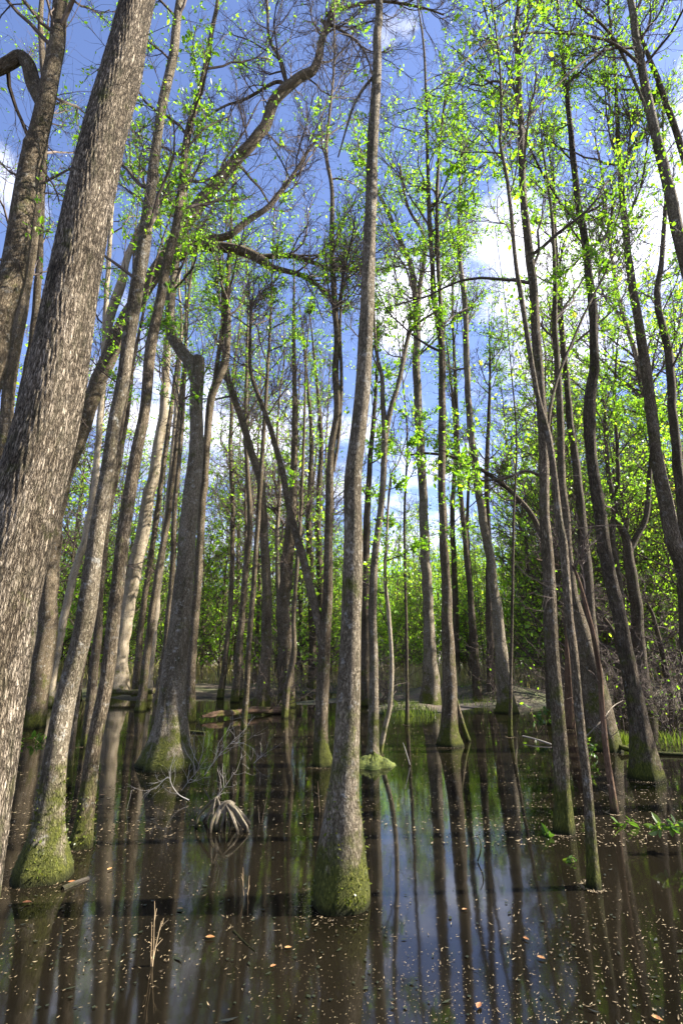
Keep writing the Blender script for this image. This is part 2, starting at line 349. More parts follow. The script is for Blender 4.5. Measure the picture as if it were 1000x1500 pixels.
# ------------------------------------------------------------------ traced trees
def path3(pts, Y0, k):
    P = []; W = []
    for q in pts:
        p, t = on_plane(q[0], q[1], Y0, k); P.append(p); W.append(q[2]*0.5*t/F)
    return P, W
SEED = [11]; FEET = []
def tree(label, pts, bark='bark_grey', Y=None, base_z=0.0, k=0.0, limbs=(), crown_y=520, n1=16, len1=2.0, lf=3, ext=5.0, knots=2, flare=0.12,
         sides=None, sp=0, sp_y=(0, 500), lsize=None, group='trees standing in the flooded forest', name='swamp_tree', cat='tree', dead=False, bare=0.3, ridge=0.0,
         lump=0.035, step=None, n2=9, n3=10, lmat='leaf', bias=0.0, twig=None, ang=(0.45, 1.1), up=0.08, wig=0.09, moss=0):
    SEED[0] += 1; rng = np.random.default_rng(SEED[0])
    if Y is None: Y = ground(pts[0][0], pts[0][1], base_z)[1]
    P, W = path3(pts, Y, k)
    P[0][2] = base_z
    base = P[0].copy()
    P = [P[0]-np.array([0, 0, 0.4])]+P; W = [W[0]*1.03]+W
    top_n = len(P)-1
    if ext > 0:
        d = nrm(P[-1]-P[-2]); d = nrm(d+np.array([0, 0, 0.3])); P.append(P[-1]+d*ext*0.5+rng.normal(0, 0.1, 3)); W.append(W[-1]*0.6); P.append(P[-1]+d*ext*0.5+rng.normal(0, 0.2, 3)); W.append(max(0.01, W[-1]*0.25))
    dist = Y
    st = step or max(0.05, dist*0.012)
    PP, WW = smooth_path(P, W, st)
    nz = rng.normal(0, 1, (len(PP), 2)); kern = np.hanning(max(5, int(1.3/st)|1)); kern /= kern.sum()**0.5
    nz = np.stack([np.convolve(nz[:, i_], kern, 'same') for i_ in (0, 1)], 1); PP[:, :2] += nz*(WW*wig)[:, None]*np.clip(PP[:, 2:3]-0.3, 0, 1)
    root = empty(name, base, label, cat, group)
    kk = sides or (36 if dist < 6 else 22 if dist < 12 else 14)
    mb = MB(); bole(mb, PP, WW, kk, M[bark], rng, flare=flare, knots=knots, lump=lump, close_top=True, ridge=ridge)
    mb.build('trunk', root, base)
    if moss:
        mm_ = MB(); kz = np.argmax(PP[:, 2] > min(0.9, 3.2*WW[8]+0.1)); it = (rng.random(moss)**2.4*kz).astype(int); a_ = rng.uniform(0, 6.28, moss)
        keep = (np.sin(a_*3+PP[it, 2]*7+SEED[0])+np.sin(a_*5-PP[it, 2]*13)+rng.normal(0, 0.5, moss)-PP[it, 2]*1.6) > -0.6; it = it[keep]; a_ = a_[keep]
        q_ = PP[it]+np.stack([np.cos(a_), np.sin(a_), 0*a_], 1)*(WW[it]*1.0)[:, None]; q_ = q_[q_[:, 2] > 0.03]; leaves(mm_, rng, q_, 0.019, M['moss_tuft'], False, 0.2); mm_.build('moss', root, base, smooth=False)['kind'] = 'stuff'
    FEET.append((base[0], base[1], WW[3]))
    stems = [(PP, WW)]
    for lb in limbs:
        lp = lb['p']; LP, LW = path3(lp, Y+lb.get('y0', 0), k)
        n_ = len(LP)
        for i_ in range(n_):   # let the limb come forward or go back in true depth
            if lb.get('dy'):
                LP[i_], t_ = on_plane(lp[i_][0], lp[i_][1], Y+lb.get('y0', 0)+k*LP[i_][2]*0+lb['dy']*i_/(n_-1), k); LW[i_] = lp[i_][2]*0.5*t_/F
        if lb.get('ext'):
            d = nrm(LP[-1]-LP[-2]+np.array([0, 0, 0.1])); LP.append(LP[-1]+d*lb['ext']); LW.append(LW[-1]*0.3)
        LP, LW = smooth_path(LP, LW, st)
        mb = MB(); bole(mb, LP, LW, max(8, kk//2), M[lb.get('bark', bark)], rng, lump=0.05, knots=1, close_top=True)
        lo = mb.build('limb', root, base)
        if lb.get('label'): lo['label'] = lb['label']
        if lb.get('crown', 1): stems.append((LP, LW))
    tw = twig or (0.0022 if dist < 6 else 0.003 if dist < 12 else 0.0045)
    ls = lsize or (0.046 if dist < 7 else 0.056 if dist < 12 else 0.078)
    mbc = MB(); anyc = False
    zc = on_plane(pts[0][0], crown_y, Y, k)[0][2] if crown_y > -900 else 1e9
    for q, (SPp, SW) in enumerate(stems):
        zz = SPp[:, 2]; idx = np.argmax(zz > zc) if (zz > zc).any() else None
        if q > 0 and idx is None: idx = int(len(SPp)*0.3)
        if idx is None or n1 == 0: continue
        t0 = max(0.02, idx/(len(SPp)-1)); nn = n1 if q == 0 else max(2, int(n1*0.55*min(1.0, np.linalg.norm(SPp[-1]-SPp[0])/3.0))); anyc = True
        crown(rng, SPp, SW, min(t0, 0.9), nn, len1*(1 if q == 0 else 0.75), twig=tw, n2=n2, n3=n3, lf=(0 if dead else lf+2 if lf > 1 else lf+1), lsize=ls, hexa=dist < 9, mb=mbc, bare=bare, lmat=lmat, bias=bias, ang=ang, up=up)
    if crown_y > -900 and n1 > 0:      # small bare spur twigs lower down the bole
        idx = np.argmax(PP[:, 2] > zc) if (PP[:, 2] > zc).any() else len(PP)-1; f1 = max(0.2, idx/(len(PP)-1)); ns = int(rng.integers(7, 14))
        p_, d_, r_, _ = offshoots(rng, PP[None], WW[None], ns, 0.16, f1, 0.9, 1.5); L_ = len1*rng.uniform(0.12, 0.5, ns); S1 = grow(rng, p_, d_, L_, 7, 0.22, 0.04); tubes(mbc, S1, np.minimum(r_*0.3, tw*1.5)[:, None]*np.linspace(1, .4, 7)[None], 4, M['twig'], rng=rng)
        p_, d_, r_, _ = offshoots(rng, S1, np.full((ns, 7), tw), 5, 0.2, 1.0, 0.4, 1.0); S2 = grow(rng, p_, d_, np.repeat(L_, 5)*rng.uniform(0.2, 0.5, len(p_)), 4, 0.22, 0.03); tubes(mbc, S2, np.full((len(p_), 4), tw*0.7)*np.linspace(1, .5, 4)[None], 3, M['twig'], rng=rng); anyc = True
    if sp:
        za = on_plane(pts[0][0], sp_y[1], Y, k)[0][2]; zb = on_plane(pts[0][0], sp_y[0], Y, k)[0][2]
        zz = PP[:, 2]; ia = np.argmax(zz > za); ib = np.argmax(zz > zb) if (zz > zb).any() else len(zz)-1
        sprouts(mbc, rng, PP, WW, sp, ia/(len(PP)-1), max(ib, ia+1)/(len(PP)-1), ls, lmat, dist < 9); anyc = True
    if anyc: mbc.build('crown', root, base, smooth=False)
    return root

tree('massive ridged grey trunk leaning beside the camera, thickest trunk in the photo',
     [(-110, 1400, 175), (-78, 1290, 140), (-55, 1180, 126), (-25, 1000, 116), (0, 880, 104), (33, 760, 95), (78, 580, 80), (111, 400, 67), (152, 200, 58), (180, 100, 55), (202, 0, 45)],
     'bark_ridge', k=0.0, crown_y=-400, n1=10, len1=2.5, ext=7, ridge=0.0045, sides=230, step=0.012, knots=0, lump=0.02, lf=2, wig=0.0)
tree('mossy trunk with a burl and a broken side limb, behind the massive ridged trunk',
     [(-150, 1250, 79.8), (-110, 1000, 58.8), (-55, 700, 47.0), (-12, 520, 42.0), (18, 400, 35.3), (42, 265, 28.6), (56, 200, 26.0), (68, 150, 25.2), (80, 90, 21.8), (90, 0, 20.2)],
     'bark_brown', crown_y=120, n1=14, len1=2.2, knots=9, ext=5, lf=1, limbs=[dict(p=[(64, 155, 22), (50, 125, 21), (42, 95, 19), (30, 84, 18), (12, 94, 17), (-15, 105, 15), (-60, 100, 12)], ext=1.0)])
tree('slim grey trunk at the edge of the photo behind the mossy burl trunk',
     [(-30, 1100, 22.1), (-5, 800, 18.7), (14, 572, 17.0), (42, 397, 14.4), (60, 250, 11.9), (66, 150, 9.3), (60, 40, 7.6)], 'bark_brown', crown_y=420, n1=12, lf=1)
tree('thin dark trunk crossing between the mossy burl trunk and the massive ridged trunk',
     [(-12, 1075, 18), (5, 760, 14), (30, 600, 13), (52, 470, 11), (62, 300, 8), (70, 150, 6)], 'bark_dark_backlit', crown_y=480, n1=10, lf=1)
tree('tall leaning trunk that arches over as a heavy dark limb across the blue sky',
     [(46, 1065, 39.4), (58, 1000, 29.5), (70, 900, 25.4), (76, 800, 24.6), (90, 712, 24.6), (150, 548, 22.1), (180, 475, 21.3), (213, 425, 20.5), (250, 360, 19.7), (298, 292, 18.0), (342, 240, 17.2), (385, 190, 15.6), (405, 145, 15.6), (440, 113, 13.9), (462, 100, 12.3), (472, 60, 10.7), (490, 10, 9.0), (505, -40, 7.4)],
     'bark_brown', k=0.02, crown_y=330, n1=26, len1=3.4, lf=1, knots=4, bare=0.8, ext=4,
     limbs=[dict(p=[(222, 405, 12), (262, 372, 14), (300, 361, 15), (350, 366, 15), (384, 382, 14), (401, 396, 10)], crown=0),
            dict(p=[(375, 377, 8), (425, 375, 8), (460, 385, 6), (492, 397, 5), (512, 388, 3)], crown=1),
            dict(p=[(396, 391, 8), (440, 403, 7), (465, 418, 6), (487, 438, 6)], crown=1),
            dict(p=[(262, 380, 9), (290, 352, 10), (332, 346, 10), (362, 324, 9), (392, 304, 8), (412, 280, 7), (436, 246, 5)], ext=1.5),
            dict(p=[(155, 540, 12), (160, 470, 14), (178, 415, 13), (186, 380, 10), (200, 347, 9), (212, 315, 7), (216, 290, 5), (205, 245, 4), (195, 190, 3)], bark='bark_pale', label='pale crooked side limb'),
            dict(p=[(209, 320, 6), (228, 310, 5), (252, 316, 4), (280, 331, 3), (320, 345, 2)], bark='bark_pale', crown=0, label='thin white curved branch'),
            dict(p=[(422, 130, 6), (405, 120, 5), (360, 145, 4), (330, 155, 3), (290, 180, 2)]),
            dict(p=[(420, 125, 6), (412, 90, 5), (395, 60, 4), (392, 20, 4), (390, -20, 3)]),
            dict(p=[(478, 22, 6), (510, 10, 5), (560, 2, 4), (620, 12, 3), (650, 22, 2)]),
            dict(p=[(470, 30, 5), (500, 45, 4), (530, 70, 3), (550, 120, 2)])])
tree('smooth leaning tree whose swollen foot is yellow-green with moss on its sunny side',
     [(61, 1284, 84), (66, 1250, 66), (72, 1205, 43), (84, 1100, 32), (103, 1000, 28), (125, 900, 26), (146, 760, 22), (164, 640, 18), (180, 560, 18), (193, 480, 19), (208, 380, 19), (219, 300, 16), (231, 200, 13), (250, 100, 13), (264, 0, 11)],
     'bark_grey', crown_y=430, n1=16, len1=1.4, knots=12, sp=36, sp_y=(20, 480), flare=0.1, moss=4420)
tree('leaning trunk with bright green moss at its foot, second of the two close slanting trunks',
     [(119, 1240, 36), (125, 1200, 26), (137, 1100, 21), (157, 1000, 19), (168, 900, 19), (183, 770, 19), (198, 680, 17), (212, 600, 15), (224, 500, 15), (246, 380, 13), (261, 315, 11), (276, 196, 10), (297, 115, 8), (312, 40, 6), (322, -30, 5)],
     'bark_brown', crown_y=420, n1=18, len1=1.5, knots=5, sp=26, sp_y=(0, 450), flare=0.2, moss=2550)
tree('old trunk snapped off at the top, with a great swollen mossy butt',
     [(246, 1123, 84), (249, 1085, 58), (252, 1050, 46), (254, 1020, 39), (258, 960, 34), (264, 900, 29), (272, 820, 25), (277, 760, 25), (284, 700, 24), (288, 640, 20), (289, 580, 19), (289, 552, 20), (290, 532, 20), (292, 523, 15)],
     'bark_grey', crown_y=-999, n1=30, len1=2.0, ext=0, knots=6, flare=0.22, lump=0.05, moss=5100,
     limbs=[dict(p=[(289, 562, 20), (283, 535, 20), (264, 512, 18), (252, 491, 16), (249, 465, 14), (251, 432, 13), (256, 400, 11), (263, 350, 9), (268, 300, 7), (280, 240, 4)], ext=1.0, label='mossy side limb turning upwards')], sp=20, sp_y=(515, 620))
tree('slim trunk forking into a tuning-fork shape just behind the snapped trunk',
     [(278, 1057, 17), (281, 970, 13), (288, 880, 12), (295, 770, 11), (301, 677, 11), (308, 595, 11), (315, 566, 12), (331, 525, 11), (334, 470, 10), (333, 430, 8), (338, 340, 5)],
     'bark_brown', crown_y=480, n1=14, len1=2.2, lf=3, bare=0.1, limbs=[dict(p=[(313, 570, 7), (317, 540, 7), (322, 505, 6), (327, 450, 5), (322, 380, 3)])])
tree('slender tan trunk standing right behind the smooth leaning tree', [(98, 1152, 13), (106, 1080, 10), (115, 1012, 9), (128, 930, 9), (140, 870, 8), (152, 780, 7), (170, 680, 6), (190, 560, 5)], 'bark_brown', crown_y=640, n1=10, len1=1.2)
tree('dark narrow trunk in shade between the two close slanting trunks', [(128, 1093, 18), (135, 1010, 14), (143, 917, 12), (150, 830, 11), (158, 760, 9), (172, 690, 8), (188, 600, 6), (196, 500, 4)], 'bark_dark_backlit', crown_y=650, n1=10, len1=1.6)
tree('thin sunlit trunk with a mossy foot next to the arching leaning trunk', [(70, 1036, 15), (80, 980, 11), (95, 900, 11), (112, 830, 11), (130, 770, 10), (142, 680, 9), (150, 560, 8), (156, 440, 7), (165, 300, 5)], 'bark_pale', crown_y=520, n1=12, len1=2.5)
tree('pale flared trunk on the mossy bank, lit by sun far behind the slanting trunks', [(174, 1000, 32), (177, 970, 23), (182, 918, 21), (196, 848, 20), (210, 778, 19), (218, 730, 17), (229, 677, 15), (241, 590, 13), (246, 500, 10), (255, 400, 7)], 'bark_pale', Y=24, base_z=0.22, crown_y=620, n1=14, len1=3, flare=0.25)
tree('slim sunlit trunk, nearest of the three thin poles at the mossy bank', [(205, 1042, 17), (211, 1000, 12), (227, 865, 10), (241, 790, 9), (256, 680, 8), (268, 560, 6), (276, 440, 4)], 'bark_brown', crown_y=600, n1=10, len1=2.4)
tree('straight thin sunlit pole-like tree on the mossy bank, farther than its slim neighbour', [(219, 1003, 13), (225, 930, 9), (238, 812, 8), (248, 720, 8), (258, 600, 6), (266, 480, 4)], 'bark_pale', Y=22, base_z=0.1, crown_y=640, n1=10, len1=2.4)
tree('leaning thin tree on the bank between the pale flared trunk and the two poles', [(200, 1001, 12), (206, 930, 9), (214, 860, 8), (228, 770, 8), (244, 650, 7), (262, 520, 5)], 'bark_brown', Y=23, base_z=0.15, crown_y=640, n1=10, len1=2.4)
tree('curving thin trunk close behind the swollen butt of the snapped trunk', [(226, 1080, 15), (231, 1030, 11), (245, 935, 10), (253, 830, 8), (256, 740, 7), (266, 640, 6), (272, 520, 4)], 'bark_brown', crown_y=640, n1=10, len1=1.8)
tree('thin crooked tree in front of the fallen reddish log', [(357, 1070, 10), (361, 1010, 8), (368, 900, 8), (376, 790, 7), (382, 700, 7), (386, 640, 6), (391, 560, 5), (396, 470, 4)], 'bark_brown', crown_y=680, n1=14, len1=1.8, lf=2)
tree('thin straight tree far back, first to rise beyond the water left of the log', [(324, 1002, 11), (331, 960, 8), (338, 880, 7), (341, 760, 7), (338, 650, 6), (343, 540, 4)], 'bark_brown', Y=23, crown_y=700, n1=12, len1=2.2, lf=2)
tree('slightly kinked thin trunk rising behind the middle of the fallen log', [(345, 1006, 13), (350, 955, 10), (358, 860, 9), (366, 760, 8), (360, 640, 6), (362, 520, 4)], 'bark_brown', Y=21, crown_y=680, n1=12, len1=2.2, lf=2)
tree('tall tree bending away over the sky gap, its foot beyond the end of the log', [(383, 1022, 26), (387, 980, 17), (391, 900, 15), (388, 800, 13), (382, 712, 12), (368, 660, 11), (351, 604, 10), (332, 548, 8), (326, 470, 5)], 'bark_brown', Y=18, crown_y=640, n1=16, len1=2.5, lf=2, flare=0.2)
tree('stout dead tree hung with peeling bark strips and vines in mid-swamp', [(421, 1012, 28.8), (418, 960, 22.4), (415, 893, 20.0), (420, 820, 17.6), (427, 760, 14.4), (430, 700, 11.2), (432, 600, 8.0), (430, 500, 5.6)], 'bark_brown', Y=19, crown_y=900, n1=26, len1=1.6, dead=True, knots=8, lump=0.08, flare=0.2)
tree('thin kneed sapling with a sharp elbow just right of the fallen log', [(417, 1052, 11), (421, 1005, 9), (430, 960, 9), (431, 940, 7), (430, 900, 6), (436, 820, 6), (441, 740, 5), (445, 640, 4)], 'bark_brown', crown_y=780, n1=8, len1=1.2, lf=2)
tree('forked tree whose second stem splits off low and sways apart, left of the central trunk',
     [(474, 1122, 32), (470, 1090, 22), (471, 1040, 19), (473, 1000, 18), (477, 930, 17), (480, 850, 14), (482, 740, 11), (484, 660, 11), (494, 604, 11), (491, 548, 10), (493, 502, 9), (489, 432, 9), (486, 380, 8), (486, 280, 6), (478, 228, 5), (481, 180, 4), (489, 100, 3)],
     'bark_brown', crown_y=480, n1=24, len1=1.8, lf=2, flare=0.18, sp=26, sp_y=(350, 620), bare=0.55,
     limbs=[dict(p=[(473, 985, 13), (471, 940, 13), (459, 882, 13), (442, 812, 12), (430, 770, 11), (424, 748, 10), (414, 695, 9), (400, 642, 8), (388, 604, 7), (369, 552, 6), (366, 515, 5), (368, 440, 3)], label='lower stem of the fork, swaying outwards'),
            dict(p=[(488, 690, 5), (496, 640, 5), (500, 560, 5), (498, 470, 4), (505, 380, 3)])])
tree('central straight trunk with a dark mossy bell-shaped foot, foremost tree in mid water',
     [(500, 1322, 87), (500, 1290, 82), (501, 1240, 67), (502, 1200, 56), (503, 1160, 46), (507, 1100, 39), (511, 1000, 33), (514, 900, 30), (517, 800, 28), (517, 760, 27), (517, 700, 25), (526, 620, 23), (533, 540, 22), (540, 380, 19), (543, 300, 17), (546, 200, 16), (552, 100, 13), (552, 50, 12), (555, 0, 11)],
     'bark_grey', crown_y=-150, n1=14, len1=1.8, knots=3, sp=14, sp_y=(60, 330), flare=0.07, sides=64, step=0.03, wig=0.04, moss=4420,
     limbs=[dict(p=[(548, 110, 4), (520, 150, 4), (495, 230, 2)], crown=0)])
tree('twin-topped thin tree growing from a mossy hummock beside the central trunk',
     [(546, 1118, 26), (546, 1090, 17), (547, 1040, 15), (547, 970, 13), (546, 865, 12), (552, 790, 10), (559, 730, 9), (563, 640, 9), (560, 590, 7), (559, 555, 6), (552, 520, 5), (549, 490, 4)],
     'bark_grey', crown_y=560, n1=12, len1=1.2, lf=3, flare=0.25,
     limbs=[dict(p=[(563, 650, 8), (571, 604, 8), (585, 555, 7), (598, 492, 6), (610, 475, 4), (640, 455, 3)])])
tree('wavy leafy sapling leaning out of the mossy hummock beside the central trunk', [(556, 1106, 8), (564, 1065, 7), (571, 1030, 7), (573, 970, 6), (569, 900, 6), (564, 850, 5), (566, 790, 4), (572, 700, 3)], 'bark_pale', crown_y=960, n1=12, len1=1.1, lf=5, bare=0.0, ang=(0.8, 1.4), ext=0.6)
tree('dark stout trunk half hidden directly behind the central trunk', [(537, 1034, 24), (536, 1000, 18), (535, 930, 16), (535, 860, 14), (537, 780, 11), (540, 700, 8), (548, 600, 6)], 'bark_dark_backlit', crown_y=760, n1=14, len1=2.2)
tree('broad straight trunk on the muddy spit, sunlit along one edge, forking high up',
     [(631, 1038, 36), (631, 1010, 26), (630, 960, 20), (627, 900, 16), (622, 800, 14), (619, 730, 13), (616, 650, 12), (611, 580, 12), (610, 500, 11), (610, 450, 11), (602, 390, 8), (589, 360, 7), (572, 320, 6), (557, 290, 5)],
     'bark_grey', crown_y=540, n1=22, len1=2.8, lf=3, sp=40, sp_y=(430, 760), flare=0.2, bare=0.2,
     limbs=[dict(p=[(610, 455, 8), (616, 410, 7), (622, 370, 6), (618, 340, 5), (596, 300, 4), (585, 240, 3)])])
tree('grey twin-stem trunk with a flared mossy foot and a prop stick leaning on it',
     [(658, 1092, 38), (657, 1070, 26), (658, 1030, 21), (658, 980, 20), (655, 920, 17), (653, 860, 14), (649, 780, 12), (647, 700, 11), (647, 620, 11), (647, 560, 9), (645, 500, 8), (637, 450, 7), (632, 380, 7), (628, 300, 6), (626, 240, 5), (624, 150, 4), (620, 66, 3)],
     'bark_brown', crown_y=520, n1=22, len1=2.0, lf=4, flare=0.15, sp=44, sp_y=(330, 640), bare=0.15,
     limbs=[dict(p=[(648, 580, 7), (649, 530, 7), (645, 450, 6), (641, 380, 6), (640, 280, 5), (645, 200, 4), (655, 120, 3)])])
tree('slim dark trunk on the bank, farthest of those beside the twin-stem grey trunk', [(699, 1020, 15), (695, 960, 11), (688, 865, 9), (680, 780, 8), (672, 700, 7), (668, 600, 6), (664, 500, 4)], 'bark_dark_backlit', Y=20, base_z=0.05, crown_y=620, n1=14, len1=2.4, lf=4)
tree('dark straight trunk on the bank in front of the dry grass', [(718, 1014, 15), (718, 960, 11), (716, 880, 10), (715, 795, 9), (712, 700, 7), (716, 600, 5)], 'bark_dark_backlit', Y=21, base_z=0.08, crown_y=680, n1=14, len1=2.4, lf=4)
tree('grey flared trunk at the far waterline, bowing gently as it rises to a thin top',
     [(742, 1044, 33), (740, 1015, 23), (734, 960, 18), (725, 882, 15), (716, 815, 13), (706, 758, 12), (698, 700, 11), (692, 650, 10), (685, 580, 9), (683, 520, 8), (681, 450, 8), (674, 390, 7), (672, 320, 5)],
     'bark_grey', crown_y=560, n1=20, len1=2.6, lf=4, flare=0.25, bare=0.1)
tree('tall furrowed trunk rising from open water, dividing high up, tallest one on its side',
     [(825, 1219, 32), (824, 1180, 25), (822, 1145, 22), (820, 1090, 21), (813, 1005, 18), (808, 930, 18), (804, 865, 17), (801, 800, 16), (797, 740, 14), (796, 690, 14), (795, 620, 14), (790, 555, 13), (785, 485, 13), (781, 415, 12), (776, 380, 12), (771, 330, 11), (766, 280, 10), (762, 175, 9), (758, 100, 8), (755, 35, 7), (760, 0, 6)],
     'bark_brown', crown_y=430, n1=30, len1=1.9, lf=3, knots=3, sp=26, sp_y=(60, 480), bare=0.2,
     limbs=[dict(p=[(801, 640, 5), (806, 595, 5), (818, 548, 4), (838, 500, 4), (860, 450, 3), (891, 390, 3)], dy=0.4, ext=0.6),
            dict(p=[(797, 700, 5), (770, 690, 4), (740, 700, 4), (700, 705, 3)], crown=1)])
tree('very thin moss-streaked trunk standing closest on the dark shaded water',
     [(869, 1300, 21), (866, 1250, 16), (860, 1160, 13), (851, 1075, 13), (841, 970, 12), (832, 900, 12), (824, 800, 12), (818, 765, 11), (811, 695, 9), (803, 640, 9), (788, 585, 7), (776, 520, 7), (762, 432, 7), (755, 385, 6), (744, 273, 5), (732, 210, 4), (734, 175, 4), (730, 80, 3)],
     'bark_brown', crown_y=470, n1=24, len1=1.3, lf=3, knots=3, sp=14, sp_y=(150, 480))
tree('bare reddish rotting stem, dead and barkless, between the two sunken swollen trunks', [(900, 1192, 13), (895, 1155, 10), (886, 1090, 8), (880, 1020, 8), (878, 990, 7), (870, 940, 7), (862, 905, 6), (850, 860, 5), (838, 830, 4)], 'bark_red', crown_y=880, n1=5, len1=0.7, dead=True, ext=0.4, name='dead_tree', cat='dead tree')
tree('great swollen shoulder trunk with a sunlit mossy flank, biggest butt on the shaded side',
     [(880, 1098, 58), (874, 1060, 48), (868, 1010, 42), (858, 960, 34), (848, 915, 24), (838, 870, 16), (832, 820, 13), (828, 760, 12), (822, 700, 11), (820, 640, 10), (818, 560, 9), (812, 480, 8), (812, 400, 6), (806, 300, 4)],
     'bark_brown', crown_y=560, n1=18, len1=2.0, lf=3, flare=0.12, bare=0.15)
tree('dusky trunk rising behind the great swollen shoulder trunk', [(882, 1075, 24), (876, 1030, 19), (868, 960, 18), (862, 900, 17), (860, 850, 17), (855, 800, 15), (851, 760, 13), (842, 680, 11), (832, 590, 9), (822, 485, 8), (815, 415, 7), (812, 330, 5)],
     'bark_dark_backlit', crown_y=560, n1=18, len1=2.2, lf=3, bare=0.2)
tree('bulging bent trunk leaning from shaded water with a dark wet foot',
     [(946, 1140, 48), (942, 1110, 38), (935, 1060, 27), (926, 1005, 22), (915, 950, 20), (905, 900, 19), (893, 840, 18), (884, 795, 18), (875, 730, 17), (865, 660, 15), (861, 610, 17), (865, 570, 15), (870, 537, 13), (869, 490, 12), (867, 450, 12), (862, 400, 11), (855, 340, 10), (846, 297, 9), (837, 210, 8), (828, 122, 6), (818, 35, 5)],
     'bark_dark_backlit', crown_y=420, n1=26, len1=1.9, lf=3, flare=0.12, sp=14, sp_y=(60, 400), bare=0.3)
tree('leaning double-curved trunk entering from the side, its foot outside the photo',
     [(1065, 1150, 40), (1030, 1000, 28), (1003, 840, 23), (986, 795, 21), (973, 740, 19), (960, 660, 16), (947, 555, 14), (933, 467, 12), (921, 390, 10), (911, 297, 8), (907, 245, 7), (903, 180, 5), (900, 100, 4)], 'bark_brown', crown_y=400, n1=22, len1=2.0, lf=2, bare=0.5,
     limbs=[dict(p=[(908, 260, 5), (925, 215, 4), (950, 180, 3), (962, 120, 2)])])
tree('smooth bare pole-like trunk leaning in against the bright cloud',
     [(1165, 1180, 36), (1100, 830, 26), (1050, 580, 20), (1000, 367, 17), (972, 252, 14), (947, 140, 12), (930, 52, 10), (923, 0, 9)], 'bark_grey', crown_y=160, n1=12, len1=1.8, lf=4, knots=1, bare=0.1,
     limbs=[dict(p=[(943, 100, 4), (890, 60, 4), (800, 48, 3), (720, 60, 3), (650, 120, 2)], dy=-1.6, ext=0.8), dict(p=[(935, 70, 4), (880, 75, 3), (820, 120, 3), (760, 190, 3), (690, 270, 2)], dy=-1.4),
            dict(p=[(955, 180, 4), (900, 60, 4), (850, 10, 3), (800, -40, 3)], dy=-0.8)])
tree('second leaning pole crossing the bright cloud, thinner and nearer the edge', [(1240, 1150, 26), (1120, 700, 17), (1050, 390, 12), (1000, 227, 9), (975, 150, 8), (951, 87, 6), (935, 40, 4)], 'bark_brown', crown_y=240, n1=10, len1=1.8, lf=3)
tree('dark forked trunk on the far bank behind the bulging bent trunk',
     [(944, 1028, 28), (940, 1000, 20), (935, 940, 17), (930, 882, 16), (922, 830, 15), (916, 788, 12), (902, 755, 8), (890, 690, 6), (885, 600, 4)], 'bark_dark_backlit', Y=17, base_z=0.06, crown_y=780, n1=16, len1=2.2, lf=4, bare=0.1,
     limbs=[dict(p=[(920, 810, 10), (932, 785, 9), (946, 755, 8), (952, 680, 6), (960, 600, 4)])])
tree('crooked thin dark tree on the far bank between the bent trunk and the forked trunk', [(906, 1022, 20), (908, 960, 13), (908, 882, 10), (902, 830, 9), (896, 780, 8), (905, 700, 6), (900, 600, 4)], 'bark_dark_backlit', Y=19, base_z=0.06, crown_y=760, n1=14, len1=2.2, lf=5, bare=0.0)
tree('upright trunk with kinked crown limbs near the edge, seen against pale sky', [(1005, 1015, 26), (1003, 900, 18), (1000, 760, 15), (986, 625, 12), (979, 520, 11), (962, 440, 9), (968, 380, 7), (975, 280, 5)], 'bark_dark_backlit', Y=15, crown_y=620, n1=20, len1=2.4, lf=3, bare=0.3)
tree('hollow reddish snag standing in water next to the tall furrowed trunk', [(834, 1068, 18), (833, 1020, 13), (832, 980, 10), (830, 950, 6), (829, 905, 3)], 'bark_red', crown_y=-999, n1=0, ext=0, name='dead_tree', cat='dead tree')
tree('arched leafless-stemmed tree bowing across in front of the green wall', [(803, 1030, 11.5), (800, 900, 9.4), (796, 810, 8.6), (783, 763, 7.9), (751, 723, 6.5), (720, 698, 5.8), (685, 677, 5.0), (650, 667, 4.3), (620, 664, 3.6), (592, 668, 2.2)], 'bark_dark_backlit', Y=14, crown_y=760, n1=18, len1=1.5, lf=4, ext=0, bare=0.2)
tree('thin branching tree in front of the far bank with tangled bare twigs low down', [(918, 1045, 12), (915, 1000, 9), (908, 970, 8), (900, 930, 6), (880, 900, 4)], 'bark_dark_backlit', crown_y=980, n1=18, len1=1.5, dead=True, ext=0.6, ang=(0.9, 1.5), name='dead_tree', cat='dead tree')
tree('slanting thin tree with bare tangled twigs at the edge of the shaded bank', [(985, 1040, 12), (978, 1000, 9), (968, 950, 7), (955, 900, 5)], 'bark_dark_backlit', crown_y=1000, n1=18, len1=1.5, dead=True, ext=0.6, ang=(0.9, 1.5), name='dead_tree', cat='dead tree')
for lab, px, py, w, tx in (('thin pole tree rising in the gap left of the forked swaying tree', 458, 1012, 12, 452), ('straight dark pole tree seen between the forked tree and the central trunk', 470, 1006, 13, 466),
                       ('needle-thin sapling standing by the grassy spit', 747, 1080, 5, 752), ('thin sapling standing alone in water before the broad sunlit-edge trunk', 596, 1062, 5, 592),
                       ('narrow dark pole tree right of the broad sunlit-edge trunk', 668, 1010, 10, 662), ('thin dark sapling on the bank in front of pale reeds', 690, 1008, 7, 684)):
    tree(lab, [(px, py, w*1.6), (px, py-40, w), (px+(tx-px)*0.4, py-160, w*0.85), (tx, 760, w*0.7), (tx+4, 640, w*0.5), (tx-4, 540, w*0.35)], 'bark_dark_backlit', crown_y=740, n1=12, len1=1.8, lf=3)

